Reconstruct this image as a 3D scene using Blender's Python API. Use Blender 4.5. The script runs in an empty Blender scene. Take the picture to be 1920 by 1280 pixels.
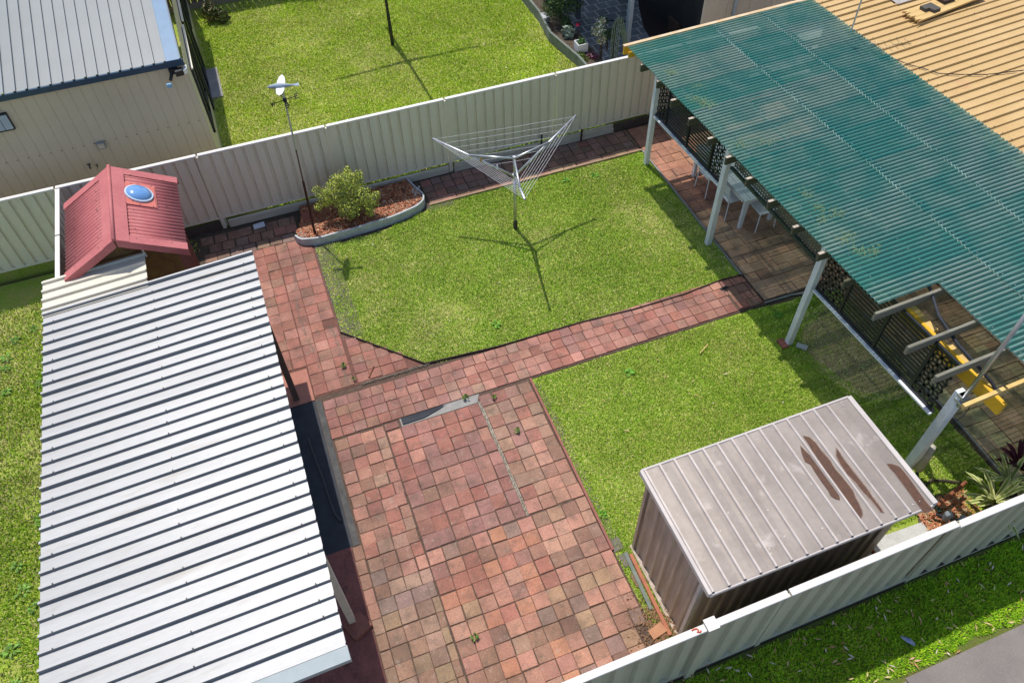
import bpy, math, random
import numpy as np
from mathutils import Vector, Matrix
random.seed(7)
rng = np.random.default_rng(11)
sc = bpy.context.scene
COL = sc.collection

# ------------------------------------------------------------------ camera
cam = bpy.data.cameras.new('camera')
camo = bpy.data.objects.new('camera', cam)
COL.objects.link(camo)
CAMP = Vector((0.0, 0.0, 10.37))
pit, rol, yaw = math.radians(50.3874), math.radians(-1.5451), math.radians(-19.6613)
r0 = Vector((1, 0, 0)); f0 = Vector((0, math.cos(pit), -math.sin(pit))); u0 = Vector((0, math.sin(pit), math.cos(pit)))
r1 = math.cos(rol) * r0 + math.sin(rol) * u0
u1 = -math.sin(rol) * r0 + math.cos(rol) * u0
Rz = Matrix.Rotation(yaw, 3, 'Z')
rr, uu, ff = Rz @ r1, Rz @ u1, Rz @ f0
M3 = Matrix((rr, uu, -ff)).transposed()
camo.matrix_world = Matrix.Translation(CAMP) @ M3.to_4x4()
cam.sensor_width = 36.0
cam.lens = 36.0 * 1447.56 / 1920.0
cam.clip_start = 0.1
cam.clip_end = 2000
sc.camera = camo

# ------------------------------------------------------------------ sky and sun
world = bpy.data.worlds.new('World')
sc.world = world
world.use_nodes = True
wn = world.node_tree.nodes
bg = wn['Background']
sky = wn.new('ShaderNodeTexSky')
sky.sky_type = 'NISHITA'
sky.sun_disc = False
SUN_TO = Vector((-0.072, 0.452, 1.0)).normalized()
sky.sun_elevation = math.asin(SUN_TO.z)
sky.sun_rotation = math.atan2(SUN_TO.x, SUN_TO.y)
sky.air_density = 1.0
world.node_tree.links.new(sky.outputs[0], bg.inputs[0])
bg.inputs[1].default_value = 0.15
sl = bpy.data.lights.new('sun', 'SUN')
sl.energy = 4.0
sl.angle = math.radians(0.53)
sl.color = (1.0, 0.955, 0.89)
so = bpy.data.objects.new('sun', sl)
COL.objects.link(so)
so.location = (0, 0, 30)
so.rotation_euler = (-SUN_TO).to_track_quat('-Z', 'Y').to_euler()
sc.view_settings.view_transform = 'Standard'
sc.view_settings.look = 'None'
sc.view_settings.exposure = 0.14
sc.view_settings.gamma = 1.0
sc.view_settings.use_curve_mapping = False

# ------------------------------------------------------------------ materials
MATS = {}
def mat(name, c, c2=None, scale=6.0, lo=0.35, hi=0.65, rough=0.6, metal=0.0, bump=0.0, bscale=60.0, spec=0.4,
        fine=0.0, fscale=90.0, src='pos', detail=6.0, stretch=None, third=None):
    """c/c2 mixed by world-position noise; fine = small value variation; src: 'pos' | 'obj' (object colour) | 'vc' (colour attribute)"""
    if name in MATS: return MATS[name]
    m = bpy.data.materials.new(name); m.use_nodes = True
    nt = m.node_tree; N = nt.nodes; L = nt.links
    b = N['Principled BSDF']
    b.inputs['Roughness'].default_value = rough
    b.inputs['Metallic'].default_value = metal
    b.inputs['Specular IOR Level'].default_value = spec
    geo = N.new('ShaderNodeNewGeometry')
    pos = geo.outputs['Position']
    if stretch:
        mp = N.new('ShaderNodeVectorMath'); mp.operation = 'MULTIPLY'
        L.new(pos, mp.inputs[0]); mp.inputs[1].default_value = stretch
        pos = mp.outputs[0]
    def noise(s, d=detail):
        n = N.new('ShaderNodeTexNoise'); n.inputs['Scale'].default_value = s; n.inputs['Detail'].default_value = d
        n.inputs['Roughness'].default_value = 0.62
        L.new(pos, n.inputs['Vector']); return n.outputs[0]
    def ramp(sock, a, bb):
        r = N.new('ShaderNodeMapRange'); r.inputs[1].default_value = a; r.inputs[2].default_value = bb
        L.new(sock, r.inputs[0]); return r.outputs[0]
    def mix(f, A, B, mode='MIX'):
        x = N.new('ShaderNodeMix'); x.data_type = 'RGBA'; x.blend_type = mode
        if isinstance(f, float): x.inputs[0].default_value = f
        else: L.new(f, x.inputs[0])
        for k, v in ((6, A), (7, B)):
            if isinstance(v, tuple): x.inputs[k].default_value = (*v[:3], 1)
            else: L.new(v, x.inputs[k])
        return x.outputs[2]
    if src == 'obj':
        oi = N.new('ShaderNodeObjectInfo'); base = oi.outputs['Color']
    elif src == 'vc':
        at = N.new('ShaderNodeAttribute'); at.attribute_name = 'Col'; base = at.outputs['Color']
    else:
        base = tuple(c)
    col = base
    if c2 is not None:
        col = mix(ramp(noise(scale), lo, hi), base, tuple(c2))
    if third is not None:
        c3, s3, l3, h3 = third
        col = mix(ramp(noise(s3), l3, h3), col, tuple(c3))
    if src in ('obj', 'vc') and bump > 0:
        bg_ = ramp(noise(1.7, 4.0), .34, .68); b2 = N.new('ShaderNodeMapRange'); b2.inputs[3].default_value = .70; b2.inputs[4].default_value = 1.12
        L.new(bg_, b2.inputs[0]); c4 = N.new('ShaderNodeCombineColor')
        for k in range(3): L.new(b2.outputs[0], c4.inputs[k])
        col = mix(1.0, col, c4.outputs[0], 'MULTIPLY')
    if fine > 0:
        v = ramp(noise(fscale, 3.0), 0.3, 0.7)
        mm = N.new('ShaderNodeMapRange'); mm.inputs[3].default_value = 1 - fine; mm.inputs[4].default_value = 1 + fine
        L.new(v, mm.inputs[0])
        cc = N.new('ShaderNodeCombineColor')
        for k in range(3): L.new(mm.outputs[0], cc.inputs[k])
        col = mix(1.0, col, cc.outputs[0], 'MULTIPLY')
    if isinstance(col, tuple): b.inputs['Base Color'].default_value = (*col[:3], 1)
    else: L.new(col, b.inputs['Base Color'])
    if bump > 0:
        bn = N.new('ShaderNodeBump'); bn.inputs['Strength'].default_value = bump; bn.inputs['Distance'].default_value = 0.01
        L.new(noise(bscale, 4.0), bn.inputs['Height']); L.new(bn.outputs[0], b.inputs['Normal'])
    MATS[name] = m
    return m

M_white_sheet = mat('white_roof_paint', (0.335, 0.338, 0.343), (0.275, 0.278, 0.284), 1.1, .40, .8, rough=.58, metal=.72, fine=.05, fscale=25, third=((0.24, 0.22, 0.19), 2.6, .56, .9), stretch=(.35, 2.2, 1))
M_cream_sheet = mat('cream_sheet_paint', (0.68, 0.62, 0.50), (0.62, 0.56, 0.45), 2, rough=.45, fine=.04, fscale=25)
M_tan_sheet = mat('tan_roof_paint', (0.50, 0.325, 0.130), (0.55, 0.375, 0.165), 1.6, rough=.55, fine=.07, fscale=30, third=((0.50, 0.27, 0.14), 2.4, .62, .85))
M_grey_sheet = mat('pale_grey_roof_paint', (0.185, 0.205, 0.212), (0.165, 0.185, 0.192), 1.4, rough=.45, fine=.04)
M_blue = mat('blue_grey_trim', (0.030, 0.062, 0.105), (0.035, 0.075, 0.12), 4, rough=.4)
M_blue_lit = mat('blue_trim_lit', (0.055, 0.15, 0.27), (0.07, 0.18, 0.31), 4, rough=.4)  # brighter copy of the blue trim, sunlight put into its colour
M_garage = mat('beige_wall_sheet', (0.60, 0.51, 0.38), (0.56, 0.47, 0.34), 1.1, rough=.5, fine=.03, fscale=40)
M_fence = mat('cream_fence_sheet', (0.73, 0.67, 0.55), (0.66, 0.60, 0.49), 1.2, .4, .8, rough=.5, fine=.05, fscale=35, third=((0.46, 0.40, 0.30), 3, .60, .9), stretch=(2.6, 2.6, .45))
M_rail = mat('white_rail_paint', (0.70, 0.66, 0.62), (0.62, 0.58, 0.53), 3, .5, .8, rough=.5)
M_front = mat('pale_fence_sheet', (0.52, 0.50, 0.37), (0.47, 0.45, 0.33), 1.4, rough=.5, fine=.04, fscale=30)
M_red = mat('red_roof_paint', (0.42, 0.115, 0.115), (0.49, 0.15, 0.145), 2.0, rough=.6, fine=.08, fscale=20, third=((0.33, 0.12, 0.11), 6, .62, .85))
M_redplate = mat('skylight_flashing', (0.60, 0.17, 0.13), (0.56, 0.15, 0.12), 8, rough=.5)
M_redwall = mat('weathered_red_boards', (0.20, 0.055, 0.04), (0.11, 0.035, 0.025), 5, rough=.8, bump=.4, bscale=30, stretch=(4, 4, .5), third=((0.22, 0.13, 0.05), 9, .62, .75))
M_brownbrick = mat('mossy_gable', (0.15, 0.06, 0.035), (0.18, 0.12, 0.04), 9, rough=.9, bump=.5, bscale=40, third=((0.30, 0.25, 0.19), 22, .64, .72))
M_galv = mat('galvanised_steel', (0.55, 0.56, 0.58), (0.45, 0.46, 0.48), 8, rough=.38, metal=.75)
M_whitepost = mat('white_post_paint', (0.76, 0.78, 0.80), (0.66, 0.68, 0.70), 5, rough=.55, fine=.05, fscale=30)
M_black = mat('black_powdercoat', (0.012, 0.014, 0.018), (0.02, 0.022, 0.026), 10, rough=.45)
M_darkgreen = mat('dark_green_paint', (0.025, 0.045, 0.035), (0.04, 0.06, 0.045), 6, rough=.6)
M_olive = mat('olive_lattice_paint', (0.14, 0.145, 0.095), (0.09, 0.10, 0.07), 8, rough=.7)
M_raftergrey = mat('weathered_grey_timber', (0.25, 0.23, 0.18), (0.15, 0.145, 0.10), 7, rough=.9, bump=.4, bscale=50, stretch=(.6, 6, 6))
M_rafter = mat('weathered_green_timber', (0.11, 0.105, 0.065), (0.06, 0.065, 0.035), 7, rough=.9, bump=.4, bscale=50, stretch=(.6, 6, 6), third=((0.24, 0.21, 0.17), 12, .62, .75))
M_rafterend = mat('sunlit_bare_timber', (0.52, 0.44, 0.36), (0.40, 0.33, 0.26), 20, rough=.9)
M_yellow = mat('yellow_painted_timber', (0.74, 0.44, 0.025), (0.68, 0.38, 0.02), 4, rough=.6, fine=.08, fscale=25)
M_yellowpale = mat('sun_faded_yellow_timber', (0.66, 0.46, 0.17), (0.58, 0.38, 0.12), 6, rough=.7)
M_batten = mat('pale_batten_timber', (0.50, 0.48, 0.40), (0.40, 0.38, 0.30), 6, rough=.8)
M_redtimber = mat('brick_red_timber', (0.14, 0.03, 0.02), (0.10, 0.025, 0.018), 9, rough=.8)
M_shed = mat('faded_shed_sheet', (0.325, 0.280, 0.245), (0.235, 0.197, 0.168), 1.6, .35, .75, rough=.5, metal=.35, fine=.06, fscale=18, third=((0.50, 0.44, 0.40), 3.1, .6, .8))
M_shedrib = mat('highlit_shed_rib', (0.52, 0.46, 0.42), (0.42, 0.36, 0.32), 5, rough=.5, metal=.2)  # lighter than the sheet: crest highlight put into the colour
M_shedwall = mat('brown_shed_wall', (0.46, 0.37, 0.31), (0.33, 0.25, 0.20), 2.6, rough=.45, fine=.06, fscale=14, third=((0.52, 0.43, 0.20), 2.2, .58, .8), stretch=(6, 6, .5))
M_shedtrim = mat('shed_trim', (0.56, 0.50, 0.46), (0.46, 0.41, 0.38), 3, rough=.5)
M_rust = mat('wet_rust_stain', (0.115, 0.055, 0.03), (0.085, 0.045, 0.028), 14, rough=.35, fine=.25, fscale=60)
M_rustpipe = mat('rusty_pipe', (0.20, 0.06, 0.025), (0.26, 0.09, 0.04), 15, rough=.7)
M_star = mat('dark_red_picket', (0.06, 0.012, 0.012), (0.045, 0.01, 0.01), 12, rough=.6)
M_whiteplastic = mat('white_plastic', (0.78, 0.79, 0.80), (0.72, 0.73, 0.74), 6, rough=.35)
M_edging = mat('pale_bed_edging', (0.48, 0.50, 0.52), (0.38, 0.39, 0.40), 6, rough=.7, fine=.1, fscale=30)
M_soil = mat('dark_soil', (0.10, 0.075, 0.05), (0.06, 0.045, 0.032), 9, rough=1, bump=.6, bscale=60)
M_lawnsoil = mat('lawn_soil', (0.23, 0.32, 0.035), (0.32, 0.32, 0.08), 3, .4, .65, rough=1, fine=.3, fscale=45, bump=.5, bscale=70)
M_verge = mat('verge_soil', (0.10, 0.14, 0.02), (0.12, 0.12, 0.03), 4, rough=1, fine=.3, fscale=45)
M_bedding = mat('paver_bedding', (0.075, 0.045, 0.033), (0.11, 0.075, 0.055), 14, rough=1, fine=.25, fscale=60)
M_sand = mat('pale_grit', (0.42, 0.37, 0.30), (0.28, 0.24, 0.18), 18, rough=1, fine=.3, fscale=80, bump=.6, bscale=90)
M_concrete = mat('grey_concrete', (0.30, 0.29, 0.27), (0.23, 0.22, 0.20), 3, rough=.9, fine=.14, fscale=50, bump=.25, bscale=80)
M_footpath = mat('footpath_concrete', (0.235, 0.205, 0.185), (0.19, 0.165, 0.15), 2.5, rough=.95, fine=.16, fscale=70, bump=.3, bscale=90)
M_palecon = mat('pale_concrete_pad', (0.50, 0.50, 0.48), (0.40, 0.40, 0.38), 4, rough=.9, fine=.1, fscale=40)
M_redslab = mat('red_concrete', (0.24, 0.085, 0.07), (0.16, 0.06, 0.05), 5, rough=.85, fine=.2, fscale=45, third=((0.05, 0.03, 0.025), 3.5, .55, .75))
M_pinkslab = mat('salmon_concrete', (0.40, 0.17, 0.12), (0.34, 0.14, 0.10), 5, rough=.85, fine=.12, fscale=45)
M_rubber = mat('black_rubber', (0.018, 0.022, 0.030), (0.03, 0.034, 0.042), 6, rough=.75)
M_paver = mat('paver_single', (1, 1, 1), (0.13, 0.095, 0.07), 5.5, .50, .88, rough=.85, src='obj', fine=.22, fscale=48, bump=.5, bscale=60, third=((0.40, 0.31, 0.25), 13, .58, .86))
M_paver_vc = mat('paver_joined', (1, 1, 1), (0.13, 0.095, 0.07), 5.5, .50, .88, rough=.85, src='vc', fine=.22, fscale=48, bump=.5, bscale=60, third=((0.40, 0.31, 0.25), 13, .58, .86))
M_grass = mat('grass_blade', (1, 1, 1), rough=.75, src='vc', spec=.25)
M_leaf = mat('leaf_surface', (1, 1, 1), rough=.6, src='vc', spec=.3)
M_bark = mat('bark', (0.10, 0.075, 0.055), (0.06, 0.045, 0.035), 14, rough=.95, bump=.5, bscale=50)
M_sleeper = mat('pale_sleeper', (0.58, 0.53, 0.44), (0.46, 0.42, 0.34), 4, rough=.9, fine=.1, fscale=40, stretch=(1, 4, 4))
M_nbsleeper = mat('grey_green_sleeper', (0.20, 0.22, 0.19), (0.14, 0.16, 0.14), 5, rough=.9, fine=.1, fscale=40)
M_timberboard = mat('bare_plank', (0.62, 0.43, 0.18), (0.52, 0.34, 0.13), 3, rough=.85, stretch=(.5, 5, 5), third=((0.14, 0.08, 0.04), 16, .70, .78))
M_darkpaver = mat('brown_concrete_block', (0.075, 0.04, 0.03), (0.055, 0.03, 0.024), 12, rough=.9)
M_greypaver = mat('grey_concrete_block', (0.095, 0.085, 0.07), (0.075, 0.07, 0.06), 12, rough=.9)
M_lead = mat('lead_flashing', (0.42, 0.39, 0.36), (0.32, 0.29, 0.26), 9, rough=.6, fine=.15, fscale=30)
M_rug = mat('brown_rug', (0.022, 0.011, 0.010), (0.017, 0.010, 0.009), 5, rough=.95)
M_sofa = mat('dark_brown_wicker', (0.035, 0.018, 0.014), (0.024, 0.014, 0.011), 8, rough=.8, bump=.4, bscale=60)
M_post_dark = mat('slate_post', (0.10, 0.13, 0.16), (0.08, 0.11, 0.135), 6, rough=.6)
M_post_grey = mat('pale_blue_grey_post', (0.36, 0.41, 0.45), (0.31, 0.36, 0.40), 6, rough=.6)
M_housewall = mat('taupe_cladding', (0.55, 0.47, 0.37), (0.51, 0.43, 0.34), 2, rough=.7)
M_hose = mat('green_hose', (0.20, 0.26, 0.15), (0.16, 0.21, 0.11), 9, rough=.5)
M_dgreenhose = mat('dark_green_hose', (0.01, 0.045, 0.03), (0.012, 0.055, 0.04), 9, rough=.45)
M_screw = mat('screw_head', (0.05, 0.045, 0.04), (0.09, 0.06, 0.04), 30, rough=.6)
M_clay = mat('terracotta', (0.40, 0.15, 0.08), (0.34, 0.12, 0.07), 8, rough=.85)
M_paintred = mat('orange_red_paint', (0.62, 0.10, 0.03), (0.55, 0.08, 0.03), 10, rough=.6)
M_bluegarden = mat('crumpled_blue_film', (0.12, 0.18, 0.36), (0.35, 0.38, 0.45), 20, rough=.5)
M_paper = mat('pale_sheet', (0.66, 0.68, 0.74), (0.60, 0.62, 0.68), 6, rough=.8)
M_peg = mat('yellow_peg', (0.62, 0.36, 0.03), (0.55, 0.32, 0.03), 10, rough=.5)

def dome_mat():
    m = bpy.data.materials.new('skylight_dome'); m.use_nodes = True
    b = m.node_tree.nodes['Principled BSDF']
    b.inputs['Base Color'].default_value = (0.14, 0.30, 0.58, 1)
    b.inputs['Roughness'].default_value = 0.16
    b.inputs['Coat Weight'].default_value = 0.5
    return m
M_dome = dome_mat()
def glass_mat():
    m = bpy.data.materials.new('dark_glass'); m.use_nodes = True
    b = m.node_tree.nodes['Principled BSDF']
    b.inputs['Base Color'].default_value = (0.02, 0.025, 0.03, 1); b.inputs['Roughness'].default_value = 0.05
    return m
M_glass = glass_mat()
def poly_mat():
    m = bpy.data.materials.new('green_polycarbonate'); m.use_nodes = True
    nt = m.node_tree; N = nt.nodes; L = nt.links
    for n in list(N):
        if n.type == 'BSDF_PRINCIPLED': N.remove(n)
    out = [n for n in N if n.type == 'OUTPUT_MATERIAL'][0]
    geo = N.new('ShaderNodeNewGeometry')
    tr = N.new('ShaderNodeBsdfTransparent'); tr.inputs[0].default_value = (0.76, 0.86, 0.78, 1)
    df = N.new('ShaderNodeBsdfDiffuse')
    tl = N.new('ShaderNodeBsdfTranslucent'); tl.inputs[0].default_value = (0.34, 0.62, 0.50, 1)
    gl = N.new('ShaderNodeBsdfGlossy'); gl.inputs['Roughness'].default_value = 0.28; gl.inputs[0].default_value = (.9, .95, .95, 1)
    n1 = N.new('ShaderNodeTexNoise'); n1.inputs['Scale'].default_value = 2.2; n1.inputs['Detail'].default_value = 5
    L.new(geo.outputs['Position'], n1.inputs['Vector'])
    cr = N.new('ShaderNodeValToRGB')
    cr.color_ramp.elements[0].position = .35; cr.color_ramp.elements[0].color = (0.06, 0.30, 0.255, 1)
    cr.color_ramp.elements[1].position = .72; cr.color_ramp.elements[1].color = (0.34, 0.47, 0.40, 1)
    o2 = N.new('ShaderNodeObjectInfo'); ad = N.new('ShaderNodeMath'); ad.operation = 'MULTIPLY_ADD'; ad.inputs[1].default_value = .34; sb = N.new('ShaderNodeMath'); sb.operation = 'SUBTRACT'; sb.inputs[1].default_value = .17
    L.new(o2.outputs['Random'], ad.inputs[0]); L.new(n1.outputs[0], ad.inputs[2]); L.new(ad.outputs[0], sb.inputs[0]); L.new(sb.outputs[0], cr.inputs[0])
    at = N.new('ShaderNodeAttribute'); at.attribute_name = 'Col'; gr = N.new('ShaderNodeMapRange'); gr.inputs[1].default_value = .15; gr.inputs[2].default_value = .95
    L.new(at.outputs['Fac'], gr.inputs[0]); gx = N.new('ShaderNodeMix'); gx.data_type = 'RGBA'; gx.inputs[6].default_value = (0.006, 0.10, 0.097, 1)  # dark valleys, pale crests: light and shade of the waves put into colour
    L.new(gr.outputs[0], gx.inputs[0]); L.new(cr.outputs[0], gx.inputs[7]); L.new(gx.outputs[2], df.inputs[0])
    m1 = N.new('ShaderNodeMixShader'); m1.inputs[0].default_value = .38
    L.new(df.outputs[0], m1.inputs[1]); L.new(tl.outputs[0], m1.inputs[2])
    m2 = N.new('ShaderNodeMixShader'); oi = N.new('ShaderNodeObjectInfo'); mr = N.new('ShaderNodeMapRange'); mr.inputs[3].default_value = .10; mr.inputs[4].default_value = .20
    L.new(oi.outputs['Random'], mr.inputs[0]); L.new(mr.outputs[0], m2.inputs[0])
    L.new(m1.outputs[0], m2.inputs[1]); L.new(tr.outputs[0], m2.inputs[2])
    fr = N.new('ShaderNodeFresnel'); fr.inputs[0].default_value = 1.45
    m3 = N.new('ShaderNodeMixShader')
    fm = N.new('ShaderNodeMath'); fm.operation = 'MULTIPLY'; fm.inputs[1].default_value = 1.0; L.new(fr.outputs[0], fm.inputs[0]); L.new(fm.outputs[0], m3.inputs[0]); L.new(m2.outputs[0], m3.inputs[1]); L.new(gl.outputs[0], m3.inputs[2])
    L.new(m3.outputs[0], out.inputs[0])
    return m
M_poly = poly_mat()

# ------------------------------------------------------------------ object helpers
LOC = {}
def tag(o, label=None, cat=None, group=None, kind=None):
    if label: o['label'] = label
    if cat: o['category'] = cat
    if group: o['group'] = group
    if kind: o['kind'] = kind
    return o
def thing(name, loc, label, cat, group=None):
    o = bpy.data.objects.new(name, None); COL.objects.link(o); o.location = loc
    o.empty_display_size = .2
    LOC[o.name] = Vector(loc)
    return tag(o, label, cat, group)
class MB:
    def __init__(s): s.v = []; s.f = []; s.c = None
    def add(s, vs, fs):
        n = len(s.v); s.v += [tuple(p) for p in vs]; s.f += [tuple(i + n for i in f) for f in fs]; return s
    def box(s, x0, x1, y0, y1, z0, z1):
        v = [(x, y, z) for z in (z0, z1) for y in (y0, y1) for x in (x0, x1)]
        return s.add(v, [(0, 2, 3, 1), (4, 5, 7, 6), (0, 1, 5, 4), (2, 6, 7, 3), (0, 4, 6, 2), (1, 3, 7, 5)])
    def hexa(s, b, t):
        return s.add(list(b) + list(t), [(3, 2, 1, 0), (4, 5, 6, 7), (0, 1, 5, 4), (1, 2, 6, 5), (2, 3, 7, 6), (3, 0, 4, 7)])
    def bar(s, p, q, w, h=None, up=(0, 0, 1)):
        h = h or w
        p, q = Vector(p), Vector(q); d = (q - p).normalized(); up = Vector(up)
        if abs(d.dot(up)) > .98: up = Vector((0, 1, 0))
        a = d.cross(up).normalized() * (w / 2); b = a.cross(d).normalized() * (h / 2)
        return s.hexa([p - a - b, p + a - b, p + a + b, p - a + b][::1], [q - a - b, q + a - b, q + a + b, q - a + b])
    def tube(s, path, r, n=8, r2=None):
        path = [Vector(p) for p in path]; K = len(path); rings = []
        prev = None
        for i, p in enumerate(path):
            d = (path[min(i + 1, K - 1)] - path[max(i - 1, 0)]).normalized()
            if prev is None:
                a = d.orthogonal().normalized()
            else:
                a = (prev - d * prev.dot(d)).normalized()
            prev = a; b = d.cross(a)
            rad = r if r2 is None else r + (r2 - r) * i / max(K - 1, 1)
            rings.append([p + (a * math.cos(t) + b * math.sin(t)) * rad for t in [2 * math.pi * k / n for k in range(n)]])
        base = len(s.v)
        for rg in rings: s.v += [tuple(x) for x in rg]
        for i in range(K - 1):
            for k in range(n):
                k2 = (k + 1) % n
                s.f.append((base + i * n + k, base + i * n + k2, base + (i + 1) * n + k2, base + (i + 1) * n + k))
        s.f.append(tuple(base + k for k in range(n))[::-1]); s.f.append(tuple(base + (K - 1) * n + k for k in range(n)))
        return s
    def prism(s, poly, z0, z1):
        n = len(poly)
        v = [(x, y, z0) for x, y in poly] + [(x, y, z1) for x, y in poly]
        f = [tuple(range(n))[::-1], tuple(range(n, 2 * n))] + [(i, (i + 1) % n, (i + 1) % n + n, i + n) for i in range(n)]
        return s.add(v, f)
    def sheet(s, prof, O, A, Bd, Nn, t=.004):
        """profile [(a,h)] along A/N extruded from b0 to b1 along unit Bd (b0,b1 = Bd[1:]) with thickness t"""
        Bv, b0, b1 = Bd
        O, A, Bv, Nn = Vector(O), Vector(A), Vector(Bv), Vector(Nn)
        n = len(prof); vs = []
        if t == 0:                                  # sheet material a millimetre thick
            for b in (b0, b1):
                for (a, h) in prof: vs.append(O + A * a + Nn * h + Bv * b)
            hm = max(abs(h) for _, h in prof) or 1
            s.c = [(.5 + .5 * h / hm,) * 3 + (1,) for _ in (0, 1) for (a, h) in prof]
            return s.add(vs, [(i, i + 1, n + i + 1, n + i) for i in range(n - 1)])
        for off in (0, -t):
            for b in (b0, b1):
                for (a, h) in prof: vs.append(O + A * a + Nn * (h + off) + Bv * b)
        fs = []
        for i in range(n - 1):
            fs.append((i, i + 1, n + i + 1, n + i)); fs.append((2 * n + i, 3 * n + i, 3 * n + i + 1, 2 * n + i + 1))
            fs.append((i, 2 * n + i, 2 * n + i + 1, i + 1)); fs.append((n + i, n + i + 1, 3 * n + i + 1, 3 * n + i))
        fs.append((0, n, 3 * n, 2 * n)); fs.append((n - 1, 3 * n - 1, 4 * n - 1, 2 * n - 1))
        return s.add(vs, fs)
    def build(s, name, m, parent=None, smooth=False, label=None, cat=None, group=None, kind=None, bevel=0):
        me = bpy.data.meshes.new(name)
        me.from_pydata([tuple(p) for p in s.v], [], s.f)
        if s.c is not None:
            ca = me.color_attributes.new('Col', 'FLOAT_COLOR', 'POINT')
            ca.data.foreach_set('color', np.asarray(s.c, dtype=np.float32).ravel())
        me.materials.append(m)
        if smooth: me.shade_smooth()
        me.validate(); me.update()
        o = bpy.data.objects.new(name, me); COL.objects.link(o)
        put(o, parent); tag(o, label, cat, group, kind)
        if bevel:
            bm = o.modifiers.new('bevel', 'BEVEL'); bm.width = bevel; bm.segments = 1; bm.limit_method = 'ANGLE'
        return o
def put(o, parent):
    if parent is not None:
        o.parent = parent
        if parent.name in LOC: o.matrix_parent_inverse = Matrix.Translation(-LOC[parent.name])
def share(src, name, parent, loc):
    o = src.copy(); COL.objects.link(o); o.name = name; o.location = loc; put(o, parent); return o
def children_of(o): return [c for c in bpy.data.objects if c.parent == o]
def copy_tree(o, parent=None):
    c = o.copy(); COL.objects.link(c)
    if parent is not None: c.parent = parent
    for ch in children_of(o): copy_tree(ch, c)
    return c
def flat(poly, z, name, m, label, cat, kind='structure', z0=None, parent=None):
    mb = MB()
    if z0 is None: mb.add([(x, y, z) for x, y in poly], [tuple(range(len(poly)))])
    else: mb.prism(poly, z0, z)
    return mb.build(name, m, parent, label=label, cat=cat, kind=kind)

def vnoise(x, y, s, seed=0):
    x = np.asarray(x) * s; y = np.asarray(y) * s
    xi = np.floor(x).astype(int); yi = np.floor(y).astype(int); fx = x - xi; fy = y - yi
    fx = fx * fx * (3 - 2 * fx); fy = fy * fy * (3 - 2 * fy)
    def h(a, b):
        n = np.sin(a * 127.1 + b * 311.7 + seed * 74.7) * 43758.5453
        return n - np.floor(n)
    return (h(xi, yi) * (1 - fx) + h(xi + 1, yi) * fx) * (1 - fy) + (h(xi, yi + 1) * (1 - fx) + h(xi + 1, yi + 1) * fx) * fy
def fbm(x, y, s, seed=0):
    return (vnoise(x, y, s, seed) + .5 * vnoise(x, y, s * 2.1, seed + 1) + .25 * vnoise(x, y, s * 4.3, seed + 2)) / 1.75
def inpoly(px, py, poly):
    ins = np.zeros(len(px), bool); n = len(poly)
    for i in range(n):
        x1, y1 = poly[i]; x2, y2 = poly[(i + 1) % n]
        c = ((y1 > py) != (y2 > py)) & (px < (x2 - x1) * (py - y1) / (y2 - y1 + 1e-12) + x1)
        ins ^= c
    return ins

# ------------------------------------------------------------------ ground sheets
flat([(-60, -60), (60, -60), (60, 80), (-60, 80)], -0.17, 'ground', M_soil, 'bare earth under and around the yards', 'ground')
flat([(-12, 2.16), (18, 2.16), (18, 12.93), (-12, 12.93)], -0.012, 'yard_ground', M_soil, 'brown soil of the back yard between the two fences', 'ground', z0=-0.3)
flat([(-25, 13.03), (30, 13.03), (30, 60), (-25, 60)], 0.19, 'neighbour_ground', M_lawnsoil, 'soil of the neighbouring yard beyond the back fence', 'ground', z0=-0.3)
flat([(-12, 1.02), (18, 1.02), (18, 2.09), (-12, 2.09)], -0.11, 'verge_ground', M_verge, 'mossy soil strip outside the front fence', 'ground', z0=-0.3)
LAWN1 = [(0.16, 11.72), (0.16, 9.38), (1.33, 8.16), (2.6, 8.06), (4.2, 8.03), (5.2, 7.96), (6.2, 7.96), (6.97, 8.02), (7.41, 7.99), (7.43, 12.05), (2.62, 12.05), (2.5, 11.95), (2.05, 11.78), (1.4, 11.70), (.75, 11.66)]
LAWN2 = [(2.90, 7.19), (6.94, 7.19), (8.9, 7.04), (8.75, 4.9), (8.74, 3.9), (8.76, 2.9), (8.5, 2.2), (2.86, 2.2), (2.84, 3.9)]
flat(LAWN1, -0.004, 'lawn', M_lawnsoil, 'central lawn round the grey clothesline', 'lawn')
flat(LAWN2, -0.004, 'lawn', M_lawnsoil, 'lawn between the pink path and the brown shed', 'lawn')
flat([(-12, 1.2), (-3.9, 1.2), (-3.9, 12.9), (-12, 12.9)], -0.004, 'side_lawn', M_lawnsoil, 'weedy lawn left of the white ribbed roof', 'lawn')

ang = [k * math.pi / 12 for k in range(24)]
flat([(8.28 + .72 * math.cos(a) * (1 + .16 * math.sin(3 * a)), 5.72 + 1.0 * math.sin(a) * (1 + .12 * math.cos(5 * a))) for a in ang], -.001, 'worn_patch', mat('dry_straw_soil', (0.36, 0.28, 0.14), (0.24, 0.19, 0.10), 7, .35, .65, rough=1, fine=.3, fscale=60), 'worn straw coloured patch of lawn beside the black screen', 'bare patch')

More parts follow.
